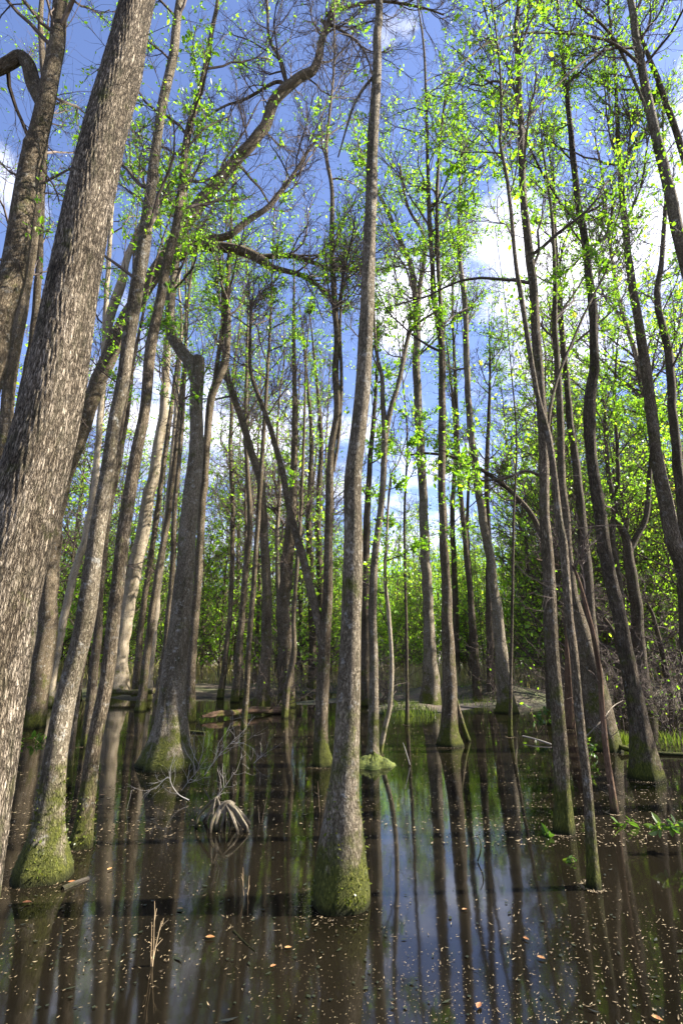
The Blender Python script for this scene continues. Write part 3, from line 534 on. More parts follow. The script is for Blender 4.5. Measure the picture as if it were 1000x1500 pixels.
# ------------------------------------------------------------------ background forest : templates copied as objects
def copy_tree(root, kids, loc, rz, s, label, group):
    r = root.copy(); col.objects.link(r); r.location = tuple(loc); r.rotation_euler = (rad(rrng.uniform(-3, 3)), rad(rrng.uniform(-3, 3)), rz); r.scale = (s*rrng.uniform(.9, 1.1),)*2+(s,)
    r['label'] = label; r['group'] = group
    for c in kids:
        k2 = c.copy(); col.objects.link(k2); k2.parent = r
    return r
rrng = random.Random(5)
def bg_template(seed, H, r0, bark, t0, n1, len1, lf, lsize, lmat, name, bare=0.2, bend=0.03, n2=6, n3=5, tw=0.008):
    rng = np.random.default_rng(seed)
    n = 9; z = np.linspace(0, H, n); xy = np.cumsum(rng.normal(0, bend*H/n, (n, 2)), 0); xy -= xy[0]
    P = np.column_stack([xy, z]); W = r0*(1-0.85*np.linspace(0, 1, n)); P = np.vstack([[P[0]-[0, 0, 0.4]], P]); W = np.concatenate([[W[0]*1.7], [W[0]*1.6], W[1:]])
    P = np.insert(P, 2, [xy[0][0], xy[0][1], 0.7], 0); W = np.insert(W, 2, r0*1.08)
    PP, WW = smooth_path(P, W, 0.5)
    root = bpy.data.objects.new(name, None); root['category'] = 'tree'
    mb = MB(); bole(mb, PP, WW, 9, M[bark], rng, flare=0.1, knots=1); t = mb.build('trunk', root)
    mb = crown(rng, PP, WW, t0, n1, len1, twig=tw, n2=n2, n3=n3, lf=lf, lsize=lsize, lmat=lmat, bare=bare)
    c = mb.build('crown', root, smooth=False)
    for o in (t, c): col.objects.unlink(o)
    return root, [t, c]
TALL = [bg_template(100+i, H, r0, b, t0, 38, 3.6, lf, 0.12, 'leaf_far', 'forest_tree', bare=br, bend=0.05, n2=8, n3=8, tw=0.0055) for i, (H, r0, b, lf, br, t0) in enumerate(
    [(20, 0.13, 'bark_brown', 2, 0.5, 0.2), (23, 0.15, 'bark_grey', 1, 0.6, 0.3), (18, 0.10, 'bark_dark_backlit', 2, 0.3, 0.2), (25, 0.17, 'bark_grey', 1, 0.6, 0.35), (21, 0.11, 'bark_brown', 2, 0.4, 0.25)])]
TALL += [bg_template(150+i, H, r0, b, t0, 26, 2.2, lf, 0.12, 'leaf_far', 'forest_tree', bare=0.4, bend=0.06, n2=7, n3=7, tw=0.005) for i, (H, r0, b, lf, t0) in enumerate([(15, 0.055, 'bark_dark_backlit', 2, 0.3), (17, 0.065, 'bark_brown', 2, 0.35), (13, 0.045, 'bark_brown', 3, 0.3)])]
SAP = [bg_template(200+i, H, r0, b, 0.08, n1, L1, lf, ls, lm, 'understory_tree', bare=0.0, n2=8, n3=5) for i, (H, r0, b, n1, L1, lf, ls, lm) in enumerate(
    [(9, 0.05, 'bark_dark_backlit', 30, 2.6, 3, 0.15, 'leaf_far'), (12, 0.06, 'bark_dark_backlit', 34, 3.0, 3, 0.16, 'leaf_far'), (6, 0.04, 'bark_brown', 26, 2.2, 4, 0.13, 'leaf_far'), (14, 0.07, 'bark_dark_backlit', 36, 3.0, 3, 0.16, 'leaf_far'), (16, 0.08, 'bark_brown', 40, 3.2, 2, 0.16, 'leaf_far')])]
placed = []
def ok(x, y, dmin):
    for a, b in placed:
        if (a-x)**2+(b-y)**2 < dmin*dmin: return False
    placed.append((x, y)); return True
def shore(x, y):   # ground height of the forest floor
    s = 24.5+2.2*math.sin(x*0.21+0.7)+1.3*math.sin(x*0.53+2)+max(0, x-6)*(-0.55)+(-1.5 if x > 3 else 0)
    t = min(1.0, max(0.0, (y-s+3)/7.0)); t = t*t*(3-2*t)
    h = -0.40+0.72*t+0.07*math.sin(x*1.3+y*0.4)*math.sin(y*0.9-x*0.3)
    for (cx, cy, r, a) in MOUNDS: h += a*math.exp(-((x-cx)**2+(y-cy)**2)/(r*r))
    return h
g = ground
MOUNDS = [(*g(605, 1040)[:2], 2.3, 0.58), (*g(760, 1026)[:2], 3.0, 0.5), (*g(916, 1094)[:2], 0.9, 0.52), (*g(180, 1008)[:2], 2.2, 0.55), (*g(540, 1020)[:2], 2.5, 0.52),
          (*g(546, 1118)[:2], 0.32, 0.5), (*g(690, 1026)[:2], 2.6, 0.52), (*g(450, 1030)[:2], 2.0, 0.42)]
zones = [('far slender tree in the crowd behind the massive ridged and leaning trunks', 'far trees behind the leaning trunks'), ('far slender tree in the crowd beyond the fallen log and open water', 'far trees beyond the fallen log'), ('far slender tree in the shaded crowd beyond the muddy bank', 'far trees beyond the muddy bank')]
nt_ = 0
while nt_ < 125:
    y = rrng.uniform(19, 62); x = rrng.uniform(-0.80*y-2, 0.80*y+2)
    if y < 26 and abs(x/y) < 0.28 and rrng.random() < 0.6: continue
    if x/y < -0.2 and rrng.random() < 0.4: continue
    if not ok(x, y, 1.0): continue
    if 0.0 < x/y < 0.36 and (y < 38 or rrng.random() < 0.7): continue
    z = max(shore(x, y), -0.3); q = 0 if x/y < -0.25 else 1 if x/y < 0.12 else 2
    r, kids = TALL[rrng.choice([0, 1, 2, 3, 4, 5, 5, 6, 6, 7, 7])]
    copy_tree(r, kids, (x, y, max(z, -0.1)), rrng.uniform(0, 6.28), rrng.uniform(0.75, 1.15), *zones[q]); nt_ += 1
zones2 = [('small leafy understory tree glowing green behind the leaning trunks', 'leafy understory behind the leaning trunks'), ('small leafy understory tree glowing green beyond the open water', 'leafy understory beyond the open water'), ('small leafy understory tree in the green thicket beyond the muddy bank', 'leafy understory beyond the muddy bank')]
ns_ = 0
while ns_ < 135:
    y = rrng.uniform(25, 66); x = rrng.uniform(-0.80*y-2, 0.80*y+2)
    if rrng.random() < 0.3: y = rrng.uniform(25, 36); x = rrng.uniform(0.34*y, 0.8*y)
    win = 0.0 < x/y < 0.36
    if win and (y < 36 or rrng.random() < 0.45): continue
    if not ok(x, y, 1.1): continue
    q = 0 if x/y < -0.25 else 1 if x/y < 0.12 else 2
    r, kids = SAP[rrng.choice([2, 2, 2, 0] if win else [0, 0, 1, 1, 2, 2, 2, 3, 4, 4])]
    copy_tree(r, kids, (x, y, max(shore(x, y), -0.05)), rrng.uniform(0, 6.28), rrng.uniform(0.75, 1.3), *zones2[q]); ns_ += 1

ns_ = 0
while ns_ < 135:
    y = rrng.uniform(29, 64); x = rrng.uniform(-0.78*y, 0.78*y); win = 0.0 < x/y < 0.36
    if not ok(x, y, 0.9): continue
    r, kids = SAP[rrng.choice([0, 2, 2] if win else [0, 0, 1, 2, 4])]; q = 0 if x/y < -0.25 else 1 if x/y < 0.12 else 2
    copy_tree(r, kids, (x, y, max(shore(x, y), -0.05)), rrng.uniform(0, 6.28), rrng.uniform(0.7, 1.1), *zones2[q]); ns_ += 1
ns_ = 0
while ns_ < 15:
    y = rrng.uniform(21, 46); x = rrng.uniform(0.38, 0.80)*y
    if not ok(x, y, 1.2): continue
    r, kids = SAP[rrng.choice([4, 4, 1])]; copy_tree(r, kids, (x, y, max(shore(x, y), -0.05)), rrng.uniform(0, 6.28), rrng.uniform(1.1, 1.45), 'tall airy leafy tree rising above the green thicket beyond the muddy bank', 'tall leafy trees beyond the muddy bank'); ns_ += 1
ns_ = 0
while ns_ < 34:
    y = rrng.uniform(38, 60); x = rrng.uniform(0.02, 0.36)*y
    if not ok(x, y, 0.8): continue
    thin = ns_ % 3 > 0; r, kids = TALL[rrng.choice([5, 6, 7])] if thin else SAP[rrng.choice([0, 1])]
    copy_tree(r, kids, (x, y, max(shore(x, y), -0.05)), rrng.uniform(0, 6.28), rrng.uniform(0.85, 1.15), *(zones[1 if x/y < 0.12 else 2] if thin else zones2[1 if x/y < 0.12 else 2])); ns_ += 1
for (x, y, q_) in ((12.0, 8.0, 1), (9.5, -1.5, 1), (16, 10, 0)):
    copy_tree(TALL[q_][0], TALL[q_][1], (x, y, 0), rrng.uniform(0, 6.28), rrng.uniform(0.8, 1.0), 'tree of the flooded forest standing beyond the shaded edge of the photo', 'trees past the shaded edge')
rng = np.random.default_rng(404); mb = MB()
n = 2800; yy = rng.uniform(62, 105, n); xx = rng.uniform(-0.85, 0.85, n)*yy; hh = rng.uniform(0.3, 1.0, n)*(12+4*np.sin(xx*0.13)+3*np.sin(xx*0.37+1))
C = np.stack([xx, yy, hh+0.3], 1); Q = (C[:, None, :]+rng.normal(0, 1, (n, 80, 3))*np.array([1.5, 1.5, 1.1])).reshape(-1, 3); Q[:, 2] = np.abs(Q[:, 2])
leaves(mb, rng, Q, 0.38, M['leaf_far'])
mt = np.stack([rng.uniform(-0.85, 0.85, 260)*85, rng.uniform(64, 100, 260), np.zeros(260)], 1); P = mt[:, None, :]+np.linspace(0, 1, 5)[None, :, None]*np.array([0, 0, 17.0])+rng.normal(0, 0.25, (260, 5, 3))
tubes(mb, P, np.linspace(0.17, 0.05, 5)[None]*np.ones((260, 1)), 5, M['twig'], rng=rng)
tag(mb.build('far_woods', smooth=False), 'hazy green mass of far woodland closing off the swamp', 'woodland', kind='stuff')

def bare_shrub(px, py, Y0, h, n, seed, label, dead='twig', group='tangled bare shrubs on the banks', lf=0):
    rg = np.random.default_rng(seed); b = ground(px, py); d_ = ray(px, py); b = np.array([d_[0]/d_[1]*Y0, Y0, max(shore(d_[0]/d_[1]*Y0, Y0), -0.02)]) if Y0 else b
    root = empty('bare_shrub', b, label, 'shrub', group)
    a_ = rg.uniform(0, 6.28, n); el = rg.uniform(0.5, 1.5, n); d = np.stack([np.cos(a_)*np.cos(el), np.sin(a_)*np.cos(el), np.sin(el)], 1)
    S = grow(rg, b[None]+rg.normal(0, 0.15, (n, 3))*np.array([1, 1, 0]), d, h*rg.uniform(0.6, 1.2, n), 10, 0.2, 0.02); R_ = np.full((n, 10), 0.012)*np.linspace(1, .4, 10)[None]
    mb = MB(); tubes(mb, S, R_, 5, M[dead], rng=rg); mb.build('stem', root, b)
    mb = MB(); p_, d_, r_, _ = offshoots(rg, S, R_, 9, 0.15, 1, 0.5, 1.2); L_ = h*rg.uniform(0.15, 0.5, len(p_)); S2 = grow(rg, p_, d_, L_, 6, 0.25, -0.02); tubes(mb, S2, np.full((len(p_), 6), 0.005)*np.linspace(1, .5, 6)[None], 4, M[dead], rng=rg)
    p_, d_, r_, _ = offshoots(rg, S2, np.full((len(S2), 6), .004), 4, 0.2, 1, 0.5, 1.2); S3 = grow(rg, p_, d_, np.repeat(L_, 4)*rg.uniform(0.3, 0.6, len(p_)), 4, 0.25, -0.02); tubes(mb, S3, np.full((len(p_), 4), 0.0035), 3, M[dead], rng=rg)
    if lf: leaves(mb, rg, S3[rg.random(len(S3)) < lf][:, -1], 0.08, M['leaf'], False)
    mb.build('twigs', root, b, smooth=False)
for i_, a_ in enumerate([(405, 1000, 18.5, 2.6, 16, 'bare vine-like shrub tangled around the stout dead tree'), (895, 1010, 14, 1.9, 18, 'tangled bare shrub behind the bulging bent trunk', ), (968, 1015, 13, 2.0, 20, 'tangled bare shrub spreading at the shaded edge near the kinked-crown tree'),
                         (725, 1005, 20, 2.4, 14, 'bare twiggy shrub between the far trunks on the muddy bank'), (560, 1000, 22, 2.4, 16, 'bare twiggy shrub on the bank right of the dark stout trunk'), (250, 1000, 23, 2.0, 14, 'bare shrub on the bank between the thin poles and the snapped trunk'), (840, 1000, 18, 2.6, 16, 'bare shrub in shade behind the great swollen shoulder trunk')]):
    bare_shrub(a_[0], a_[1], a_[2], a_[3], a_[4], 600+i_, a_[5], lf=0.12)

# ------------------------------------------------------------------ ground, water
xs = np.concatenate([np.linspace(-400, -45, 12), np.linspace(-44, 44, 177), np.linspace(45, 400, 12)])
ys = np.concatenate([np.linspace(-60, -2, 6), np.linspace(0, 70, 211), np.linspace(72, 700, 16)])
gz = np.array([[shore(x, y) if y > 2 else -0.45 for x in xs] for y in ys])
X, Yg = np.meshgrid(xs, ys); V = np.stack([X, Yg, gz], -1); ny, nx = gz.shape
i = (np.arange(ny-1)*nx)[:, None]+np.arange(nx-1)[None, :]
Fq = np.stack([i, i+1, i+nx+1, i+nx], -1).reshape(-1, 4)
mb = MB(); mb.add(V, Fq, M['floor']); tag(mb.build('ground'), 'muddy forest floor with leaf litter beyond the flooded swamp', 'ground', kind='structure')
mb = MB(); mb.add([(-400, -60, 0), (400, -60, 0), (400, 120, 0), (-400, 120, 0)], [(0, 1, 2, 3)], M['water']); tag(mb.build('water', smooth=False), 'dark still swamp water reflecting trunks and sky', 'water', kind='structure')

# ------------------------------------------------------------------ ground cover and floating litter (uncountable)
rng = np.random.default_rng(77)
def blades(mb, pts, h, w, mat, lean=0.35):
    n = len(pts); a = rng.uniform(0, 6.28, n); side = np.stack([np.cos(a), np.sin(a), np.zeros(n)], 1)
    hh = h*rng.uniform(0.5, 1.3, (n, 1)); b = rng.uniform(0, 6.28, n); ln = np.stack([np.cos(b), np.sin(b), np.zeros(n)], 1)*rng.uniform(0, lean, (n, 1))*hh
    up = np.array([[0, 0, 1.0]])
    V = np.stack([pts-side*w/2, pts+side*w/2, pts+side*w*0.35+up*hh*0.6+ln*0.4, pts+up*hh+ln, pts-side*w*0.35+up*hh*0.6+ln*0.4], 1)
    mb.add(V, np.arange(n)[:, None]*5+np.array([[0, 1, 2, 3, 4]]), mat, None, np.repeat(rng.random(n), 5))
pts = []
while len(pts) < 16000:
    y = rng.uniform(24, 58); x = rng.uniform(-0.75*y, 0.75*y); z = shore(x, y)
    if z > 0.1 and math.sin(x*0.6+1.7*math.sin(y*0.31))+math.sin(y*0.5+x*0.23) > -0.3: pts.append((x, y, z-0.03))
mb = MB(); blades(mb, np.array(pts), 1.0, 0.035, M['reed'], 0.6); tag(mb.build('dry_grass', smooth=False), 'tan dry grass and brush along the far bank', 'grass', kind='stuff')
mb = MB()
for (px, py, r, n) in ((600, 1046, 0.9, 700), (915, 1092, 0.45, 420), (695, 1032, 1.3, 400), (710, 1026, 1.0, 400), (1000, 1088, 0.5, 120), (440, 1000, 1.0, 200)):
    c = ground(px, py); a = rng.uniform(0, 6.28, n); rr_ = r*np.sqrt(rng.random(n)); q = np.stack([c[0]+rr_*np.cos(a), c[1]+rr_*np.sin(a), np.zeros(n)], 1)
    q[:, 2] = [max(shore(x, y), 0)-0.01 for x, y, _ in q]; blades(mb, q, 0.22, 0.012, M['grass'], 0.8)
tag(mb.build('green_grass', smooth=False), 'fresh green grass on the mossy hummocks and the muddy spit', 'grass', kind='stuff')

def slivers(mb, P, L, W, mat, bias=0.0, curl=0.25):
    n = len(P); a = rng.normal(0.7, 0.9, n); d = np.stack([np.cos(a), np.sin(a), np.zeros(n)], 1); w = np.stack([-np.sin(a), np.cos(a), np.zeros(n)], 1)
    l = (L*np.clip(rng.lognormal(-0.35, 0.5, n), 0.25, 2.6))[:, None]; ww = (W*rng.uniform(0.5, 1.3, n))[:, None]; lift = np.array([[0, 0, 1.0]])*l*curl*rng.random((n, 1))
    V = np.stack([P-d*l/2+lift*0.4, P+w*ww/2, P+d*l/2+lift, P-w*ww/2], 1)
    mb.add(V, np.arange(n)[:, None]*4+np.array([[0, 1, 2, 3]]), mat, None, np.repeat(np.clip(rng.beta(2, 2, n)+bias, 0, 1), 4))
def scatter_px(n, x0, x1, y0, y1, power=1.0):
    px = rng.uniform(x0, x1, n); py = y0+(y1-y0)*rng.random(n)**power
    return np.array([ground(a, b, 0.006) for a, b in zip(px, py)])
mb = MB()
P = scatter_px(5500, -120, 1120, 1130, 1620); dens = np.sin(P[:, 0]*1.7+np.sin(P[:, 1]*1.3)*2)+np.sin(P[:, 1]*2.1+P[:, 0]*0.8)+rng.normal(0, 0.6, len(P)); P = P[dens > 0.1]
slivers(mb, P, 0.020, 0.006, M['litter'])
P = scatter_px(11000, -120, 1120, 1060, 1620); dens = np.sin(P[:, 0]*2.3+np.sin(P[:, 1]*1.9+1)*2)+np.sin(P[:, 1]*2.9-P[:, 0]*1.1)+0.6*np.sin(P[:, 0]*7+P[:, 1]*5)+rng.normal(0, 0.5, len(P)); P = P[dens > 0.4]; slivers(mb, P, 0.0065, 0.004, M['litter'], 0.1)
P = scatter_px(7000, -100, 1100, 1040, 1240, 0.8); dens = np.sin(P[:, 0]*0.9+np.sin(P[:, 1]*0.7)*2)+np.sin(P[:, 1]*1.1)+rng.normal(0, 0.7, len(P)); P = P[dens > -0.5]; slivers(mb, P, 0.026, 0.016, M['litter'])
for fx, fy, fr in FEET:
    if fy < 14 and abs(fx) < fy*0.75+0.5:
        nq = 150; a_ = rng.normal(3.4, 1.1, nq); r_ = fr*(1.0+np.abs(rng.normal(0, 0.35, nq)))+0.02; slivers(mb, np.stack([fx+r_*np.cos(a_), fy+r_*np.sin(a_), np.full(nq, 0.006)], 1), 0.022, 0.007, M['litter'], -0.1)
tag(mb.build('floating_litter', smooth=False), 'pale catkin flecks and leaf bits floating all over the dark water', 'floating debris', kind='stuff')
mb = MB(); P = scatter_px(260, -50, 1050, 1240, 1560); slivers(mb, P, 0.035, 0.02, M['wet_leaf'], 0, 0.1)
tag(mb.build('sodden_leaf_bits', smooth=False), 'small black sodden leaf bits floating on the near water', 'floating debris', kind='stuff')

# countable fallen leaves
def fallen_leaf(px, py, L, rot, label, rn, mat='dead_leaf', group='larger fallen leaves on the water'):
    p = ground(px, py, 0.008); mb = MB(); n = 9; t = np.linspace(0, 1, n); hw = 0.23*L*np.sin(PI*t**0.85)**0.9+0.0006
    c = np.stack([(t-0.5)*L, 0*t, 0.10*L*(t-0.4)**2*2], 1); lf_ = c+np.stack([0*t, hw, hw*0.5], 1); rt = c+np.stack([0*t, -hw, hw*0.45], 1)
    V = np.concatenate([lf_, c, rt]); i = np.arange(n-1); Fq = np.concatenate([np.stack([i, i+1, i+1+n, i+n], -1), np.stack([i+n, i+n+1, i+1+2*n, i+2*n], -1)])
    mb.add(V, Fq, M[mat], None, np.clip(rn+0.25*np.random.default_rng(int(px)).normal(0, 1, len(V)), 0, 1)); o = mb.build('fallen_leaf'); o.location = tuple(p); o.rotation_euler = (0.05, 0.04, rot)
    tag(o, label, 'leaf', group)
for a in [(308, 1373, 0.055, 0.0, 'long orange leaf lying flat below the dry stem cluster', 0.5), (701, 1473, 0.05, 1.0, 'rust leaf near the bottom of the bright sky reflection', 0.2), (400, 1415, 0.035, 0.6, 'small orange leaf below the central trunk reflection, paired with a pale one', 0.3),
          (106, 1292, 0.06, 0.2, 'orange leaf by the grey stick at the mossy swollen foot', 0.2), (161, 1273, 0.05, 1.2, 'tan leaf floating alone beyond the grey stick', 0.6), (792, 1403, 0.045, -0.6, 'slim brown-orange leaf beside the shaded reflection of the furrowed trunk', 0.4),
          (962, 1492, 0.05, -0.8, 'orange leaf at the bottom corner under the shaded water', 0.4), (680, 1332, 0.035, 0.2, 'little orange leaf on the bright blue reflection', 0.4), (422, 1388, 0.04, 0.1, 'flat yellow-brown leaf beside the central trunk reflection', 0.7),
          (150, 1165, 0.07, 0.5, 'yellow leaf floating past the slanting trunks', 0.8), (40, 1322, 0.06, 0.2, 'reddish leaf at the dark trunk shadow edge', 0.1), (264, 1331, 0.04, 0.1, 'yellow leaf just beyond the long trunk shadow', 0.9), (770, 1375, 0.04, -0.9, 'curled brown leaf floating on the broad white reflection', 0.3)]:
    fallen_leaf(*a)

# ------------------------------------------------------------------ dead wood, twigs, small plants
def stick(name, label, cat, pts, mat, w0, w1, group=None, k=7, step=0.04, lump=0.06, end=True):
    """pts: (px,py,height above water) on the water plane's depth"""
    P = []
    for (px, py, Yv) in pts: P.append(on_plane(px, py, Yv)[0])
    P, W = smooth_path(P, np.linspace(w0, w1, len(P)), step); mb = MB(); bole(mb, P, W, k, mat, np.random.default_rng(int(pts[0][0])), lump=lump, close_top=end)
    o = mb.build(name, None, P[0]); tag(o, label, cat, group); return o, P, W
D = lambda px, py: float(ground(px, py)[1])
# fallen reddish log
a = ground(296, 1054, 0.03); b = ground(414, 1040, 0.10); n = 26
P = np.array([a+(b-a)*t+np.array([0, 0, 0.07+0.03*math.sin(t*5)]) for t in np.linspace(0, 1, n)]); W = np.linspace(0.06, 0.115, n)*np.where(np.arange(n) < 2, 0.6, 1)
rg = np.random.default_rng(3); mb = MB(); bole(mb, P, W, 18, M['bark_red'], rg, lump=0.22, knots=7, close_top=True); root = empty('fallen_log', P[0], 'reddish rotting log lying in the water in front of the thin crooked tree', 'log'); mb.build('log_trunk', root, P[0])
mb = MB(); pr, dr, rr_, _ = offshoots(rg, P[None], W[None], 4, 0.3, 0.9, 0.8, 1.3); S = grow(rg, pr, np.abs(dr)*np.array([1, -1, 1]), np.full(4, 0.4), 5, 0.2, 0.1)
tubes(mb, S, np.full((4, 5), 0.02)*np.linspace(1, .4, 5)[None], 5, M['bark_red'], rng=rg); mb.build('branch_stubs', root, P[0])
stick('fallen_log', 'dark straight log lying along the mossy bank among the thin poles', 'log', [(158, 1013, 22.0), (190, 1014, 21.8), (226, 1012, 21.6)], M['bark_brown'], 0.09, 0.12)
stick('fallen_log', 'dark driftwood floating beside the shaded hummock near the bent trunk', 'log', [(885, 1085, D(900, 1100)), (930, 1100, D(930, 1104)), (1010, 1107, D(960, 1108))], M['bark_dark_backlit'], 0.05, 0.04)
stick('fallen_branch', 'grey broken stick afloat by the mossy swollen foot', 'branch', [(92, 1303, D(92, 1303)), (112, 1294, D(112, 1295)), (130, 1287, D(130, 1288))], M['bark_dead'], 0.022, 0.016)
stick('fallen_branch', 'dark short floating branch right of the swollen snapped trunk', 'branch', [(278, 1073, D(278, 1073)), (300, 1074, D(300, 1075))], M['bark_dark_backlit'], 0.05, 0.04)
stick('leaning_stick', 'thin prop stick slanting against the flared twin-stem trunk', 'stick', [(686, 1086, D(686, 1086)), (677, 1060, D(686, 1086)), (668, 1028, D(670, 1088)), (662, 1005, D(664, 1090))], M['bark_brown'], 0.055, 0.035)
stick('leaning_stick', 'long pale stick poking up from dark water toward the bent trunk', 'stick', [(855, 1082, D(872, 1110)), (880, 1056, D(872, 1110)), (897, 1035, D(875, 1100)), (912, 1026, D(880, 1098))], M['bark_dead'], 0.014, 0.007)
stick('fallen_branch', 'white curved twig floating toward the furrowed trunk', 'branch', [(765, 1078, D(770, 1084)), (785, 1083, D(790, 1088)), (806, 1090, D(806, 1092))], M['twig_dead'], 0.012, 0.016)
stick('fallen_branch', 'black curved twig sticking from the bright sky reflection', 'branch', [(699, 1262, D(699, 1263)), (704, 1245, D(700, 1263)), (703, 1232, D(700, 1263)), (698, 1223, D(700, 1263))], M['bark_dark_backlit'], 0.006, 0.003)
stick('fallen_branch', 'brown bent twig floating below the dry stems near the central reflection', 'branch', [(342, 1364, D(342, 1364)), (358, 1380, D(358, 1380)), (374, 1394, D(374, 1394))], M['bark_brown'], 0.008, 0.004)
stick('fallen_branch', 'thin pale twig angled in the water right of the mossy hummock', 'branch', [(600, 1120, D(600, 1122)), (594, 1100, D(600, 1122)), (590, 1088, D(600, 1122))], M['twig_dead'], 0.008, 0.004)

# arching dead roots with bleached twigs
def at(px, py, Y0): return on_plane(px, py, Y0)[0]
Yr = D(322, 1216); root = empty('dead_root_arch', ground(322, 1214), 'bleached dead root arch standing in the water in front of the swollen snapped trunk', 'driftwood')
ro = np.array(root.location)
for j, (pts_, w0, w1) in enumerate([([(316, 1222, 0), (317, 1205, 0), (323, 1188, 0.03), (331, 1178, 0.06), (334, 1178, 0.08)], .030, .022), ([(361, 1214, -0.05), (352, 1200, -0.02), (343, 1186, 0.02), (334, 1177, 0.06), (325, 1182, 0.1)], .022, .026),
                                    ([(355, 1216, 0.15), (345, 1202, 0.13), (337, 1188, 0.1), (330, 1180, 0.08)], .020, .022), ([(288, 1210, 0.1), (292, 1195, 0.1), (302, 1182, 0.08), (312, 1172, 0.06), (322, 1168, 0.05)], .018, .010),
                                    ([(308, 1219, -0.08), (311, 1204, -0.04), (320, 1188, 0.02), (329, 1177, 0.05)], .017, .016), ([(296, 1206, 0.3), (306, 1192, 0.25), (320, 1178, 0.15), (330, 1175, 0.1)], .015, .012), ([(366, 1208, 0.2), (356, 1194, 0.15), (345, 1182, 0.12), (335, 1176, 0.08)], .018, .016),
                                    ([(348, 1221, -0.12), (344, 1206, -0.08), (338, 1190, 0.0), (332, 1178, 0.05)], .014, .014), ([(322, 1222, -0.05), (326, 1206, 0), (330, 1190, 0.03), (333, 1179, 0.06)], .012, .012), ([(326, 1186, 0.04), (334, 1176, 0.06), (342, 1180, 0.07)], .032, .028),
                                    ([(300, 1212, 0.2), (305, 1195, 0.18), (314, 1176, 0.12)], .012, .008), ([(330, 1214, 0.3), (330, 1196, 0.25), (333, 1180, 0.1)], .014, .010), ([(341, 1214, 0.3), (339, 1198, 0.25), (335, 1180, 0.1)], .012, .010), ([(312, 1188, 0.0), (314, 1178, 0), (317, 1168, 0.02), (322, 1180, 0.05)], .010, .012)]):
    P, W = smooth_path([at(x, y, Yr+dy) for x, y, dy in pts_], np.linspace(w0*0.95, w1*0.95, len(pts_)), 0.02); P[0][2] -= 0.03
    mb = MB(); bole(mb, P, W, 8, M['bark_dead'], np.random.default_rng(j+50), lump=0.28, knots=3, close_top=True); mb.build('root', root, ro)
def dead_spray(label, pts_, Y0, seed, n1, len1, tw=0.005):
    rg = np.random.default_rng(seed); P, W = smooth_path([at(x, y, Y0+dy) for x, y, dy in pts_], np.linspace(tw*0.9, tw*0.35, len(pts_)), 0.04)
    mb = MB(); tubes(mb, P[None], W[None], 6, M['twig_dead'], rng=rg)
    p_, d_, r_, _ = offshoots(rg, P[None], W[None], n1, 0.15, 1.0, 0.5, 1.1); L_ = len1*rg.uniform(0.4, 1.2, n1); P1 = grow(rg, p_, d_, L_, 6, 0.2, 0.05); R1 = np.minimum(r_, tw*0.4)[:, None]*np.linspace(1, .5, 6)[None]; tubes(mb, P1, R1, 4, M['twig_dead'], rng=rg)
    p_, d_, r_, _ = offshoots(rg, P1, R1, 4, 0.3, 1.0, 0.5, 1.1); P2 = grow(rg, p_, d_, np.repeat(L_, 4)*rg.uniform(0.3, 0.6, len(p_)), 4, 0.2, 0.02); tubes(mb, P2, np.full((len(p_), 4), tw*0.22)*np.linspace(1, .6, 4)[None], 3, M['twig_dead'], rng=rg)
    tag(mb.build('dead_branch', None, P[0]), label, 'branch', 'bleached dead branches in the water')
dead_spray('bleached twiggy branch rising from the dead root arch', [(310, 1175, 0.06), (322, 1162, 0.1), (334, 1146, 0.1), (343, 1132, 0.1)], Yr, 1, 9, 0.22)
dead_spray('bleached twiggy branch reaching from the water toward the fallen log, longest of the sprays', [(300, 1135, 0), (318, 1110, 0), (335, 1092, 0), (344, 1080, 0), (336, 1068, 0)], D(300, 1145), 2, 12, 0.5, 0.007)
dead_spray('white forked branch half sunk between the root arch and the snapped trunk', [(266, 1158, 0), (280, 1140, 0), (292, 1124, 0), (284, 1108, 0)], D(266, 1166), 3, 11, 0.4, 0.006)
dead_spray('white bent branch farthest from the root arch on the dark water', [(277, 1172, 0), (262, 1164, 0), (252, 1150, 0), (246, 1138, 0), (228, 1156, -0.05)], D(266, 1176), 4, 9, 0.3, 0.006)
dead_spray('small white twig spray in open water right of the root arch', [(372, 1118, 0), (380, 1110, 0), (391, 1102, 0)], D(374, 1120), 5, 7, 0.3, 0.006)

def stem_plant(name, label, px, py, top, n, seed, leafn=0, ls=0.05, mat='stem', spread=0.15, group=None):
    rg = np.random.default_rng(seed); b = ground(px, py); h = at(px, top, b[1])[2]; root = empty(name, b, label, 'plant', group)
    d = np.column_stack([rg.normal(0, spread, n), rg.normal(0, spread, n), np.ones(n)]); S = grow(rg, np.repeat(b[None], n, 0)+np.column_stack([rg.normal(0, .01, (n, 2)), np.full(n, -0.03)]), d, h*rg.uniform(0.5, 1.05, n), 7, 0.06, 0.0)
    mb = MB(); tubes(mb, S, np.linspace(0.004, 0.0015, 7)[None]*np.ones((n, 1)), 5, M[mat], rng=rg)
    p_, d_, r_, _ = offshoots(rg, S, np.full((n, 7), .002), 2, 0.3, 0.9, 0.4, 0.9); P2 = grow(rg, p_, d_, np.full(len(p_), h*0.16), 4, 0.15, 0.05); tubes(mb, P2, np.full((len(p_), 4), 0.0014), 4, M[mat], rng=rg)
    mb.build('stem', root, b)
    if leafn:
        mb = MB(); i = rg.integers(3, 7, leafn); j = rg.integers(0, n, leafn); leaves(mb, rg, S[j, i]+rg.normal(0, 0.01, (leafn, 3)), ls, M['leaf_dark'], True, 0.0, 0.15); mb.build('foliage', root, b, smooth=False)
    return root
stem_plant('dry_stem', 'dry brown stem cluster standing in the near water with a small reddish bud', 222, 1416, 1302, 3, 1, spread=0.05)
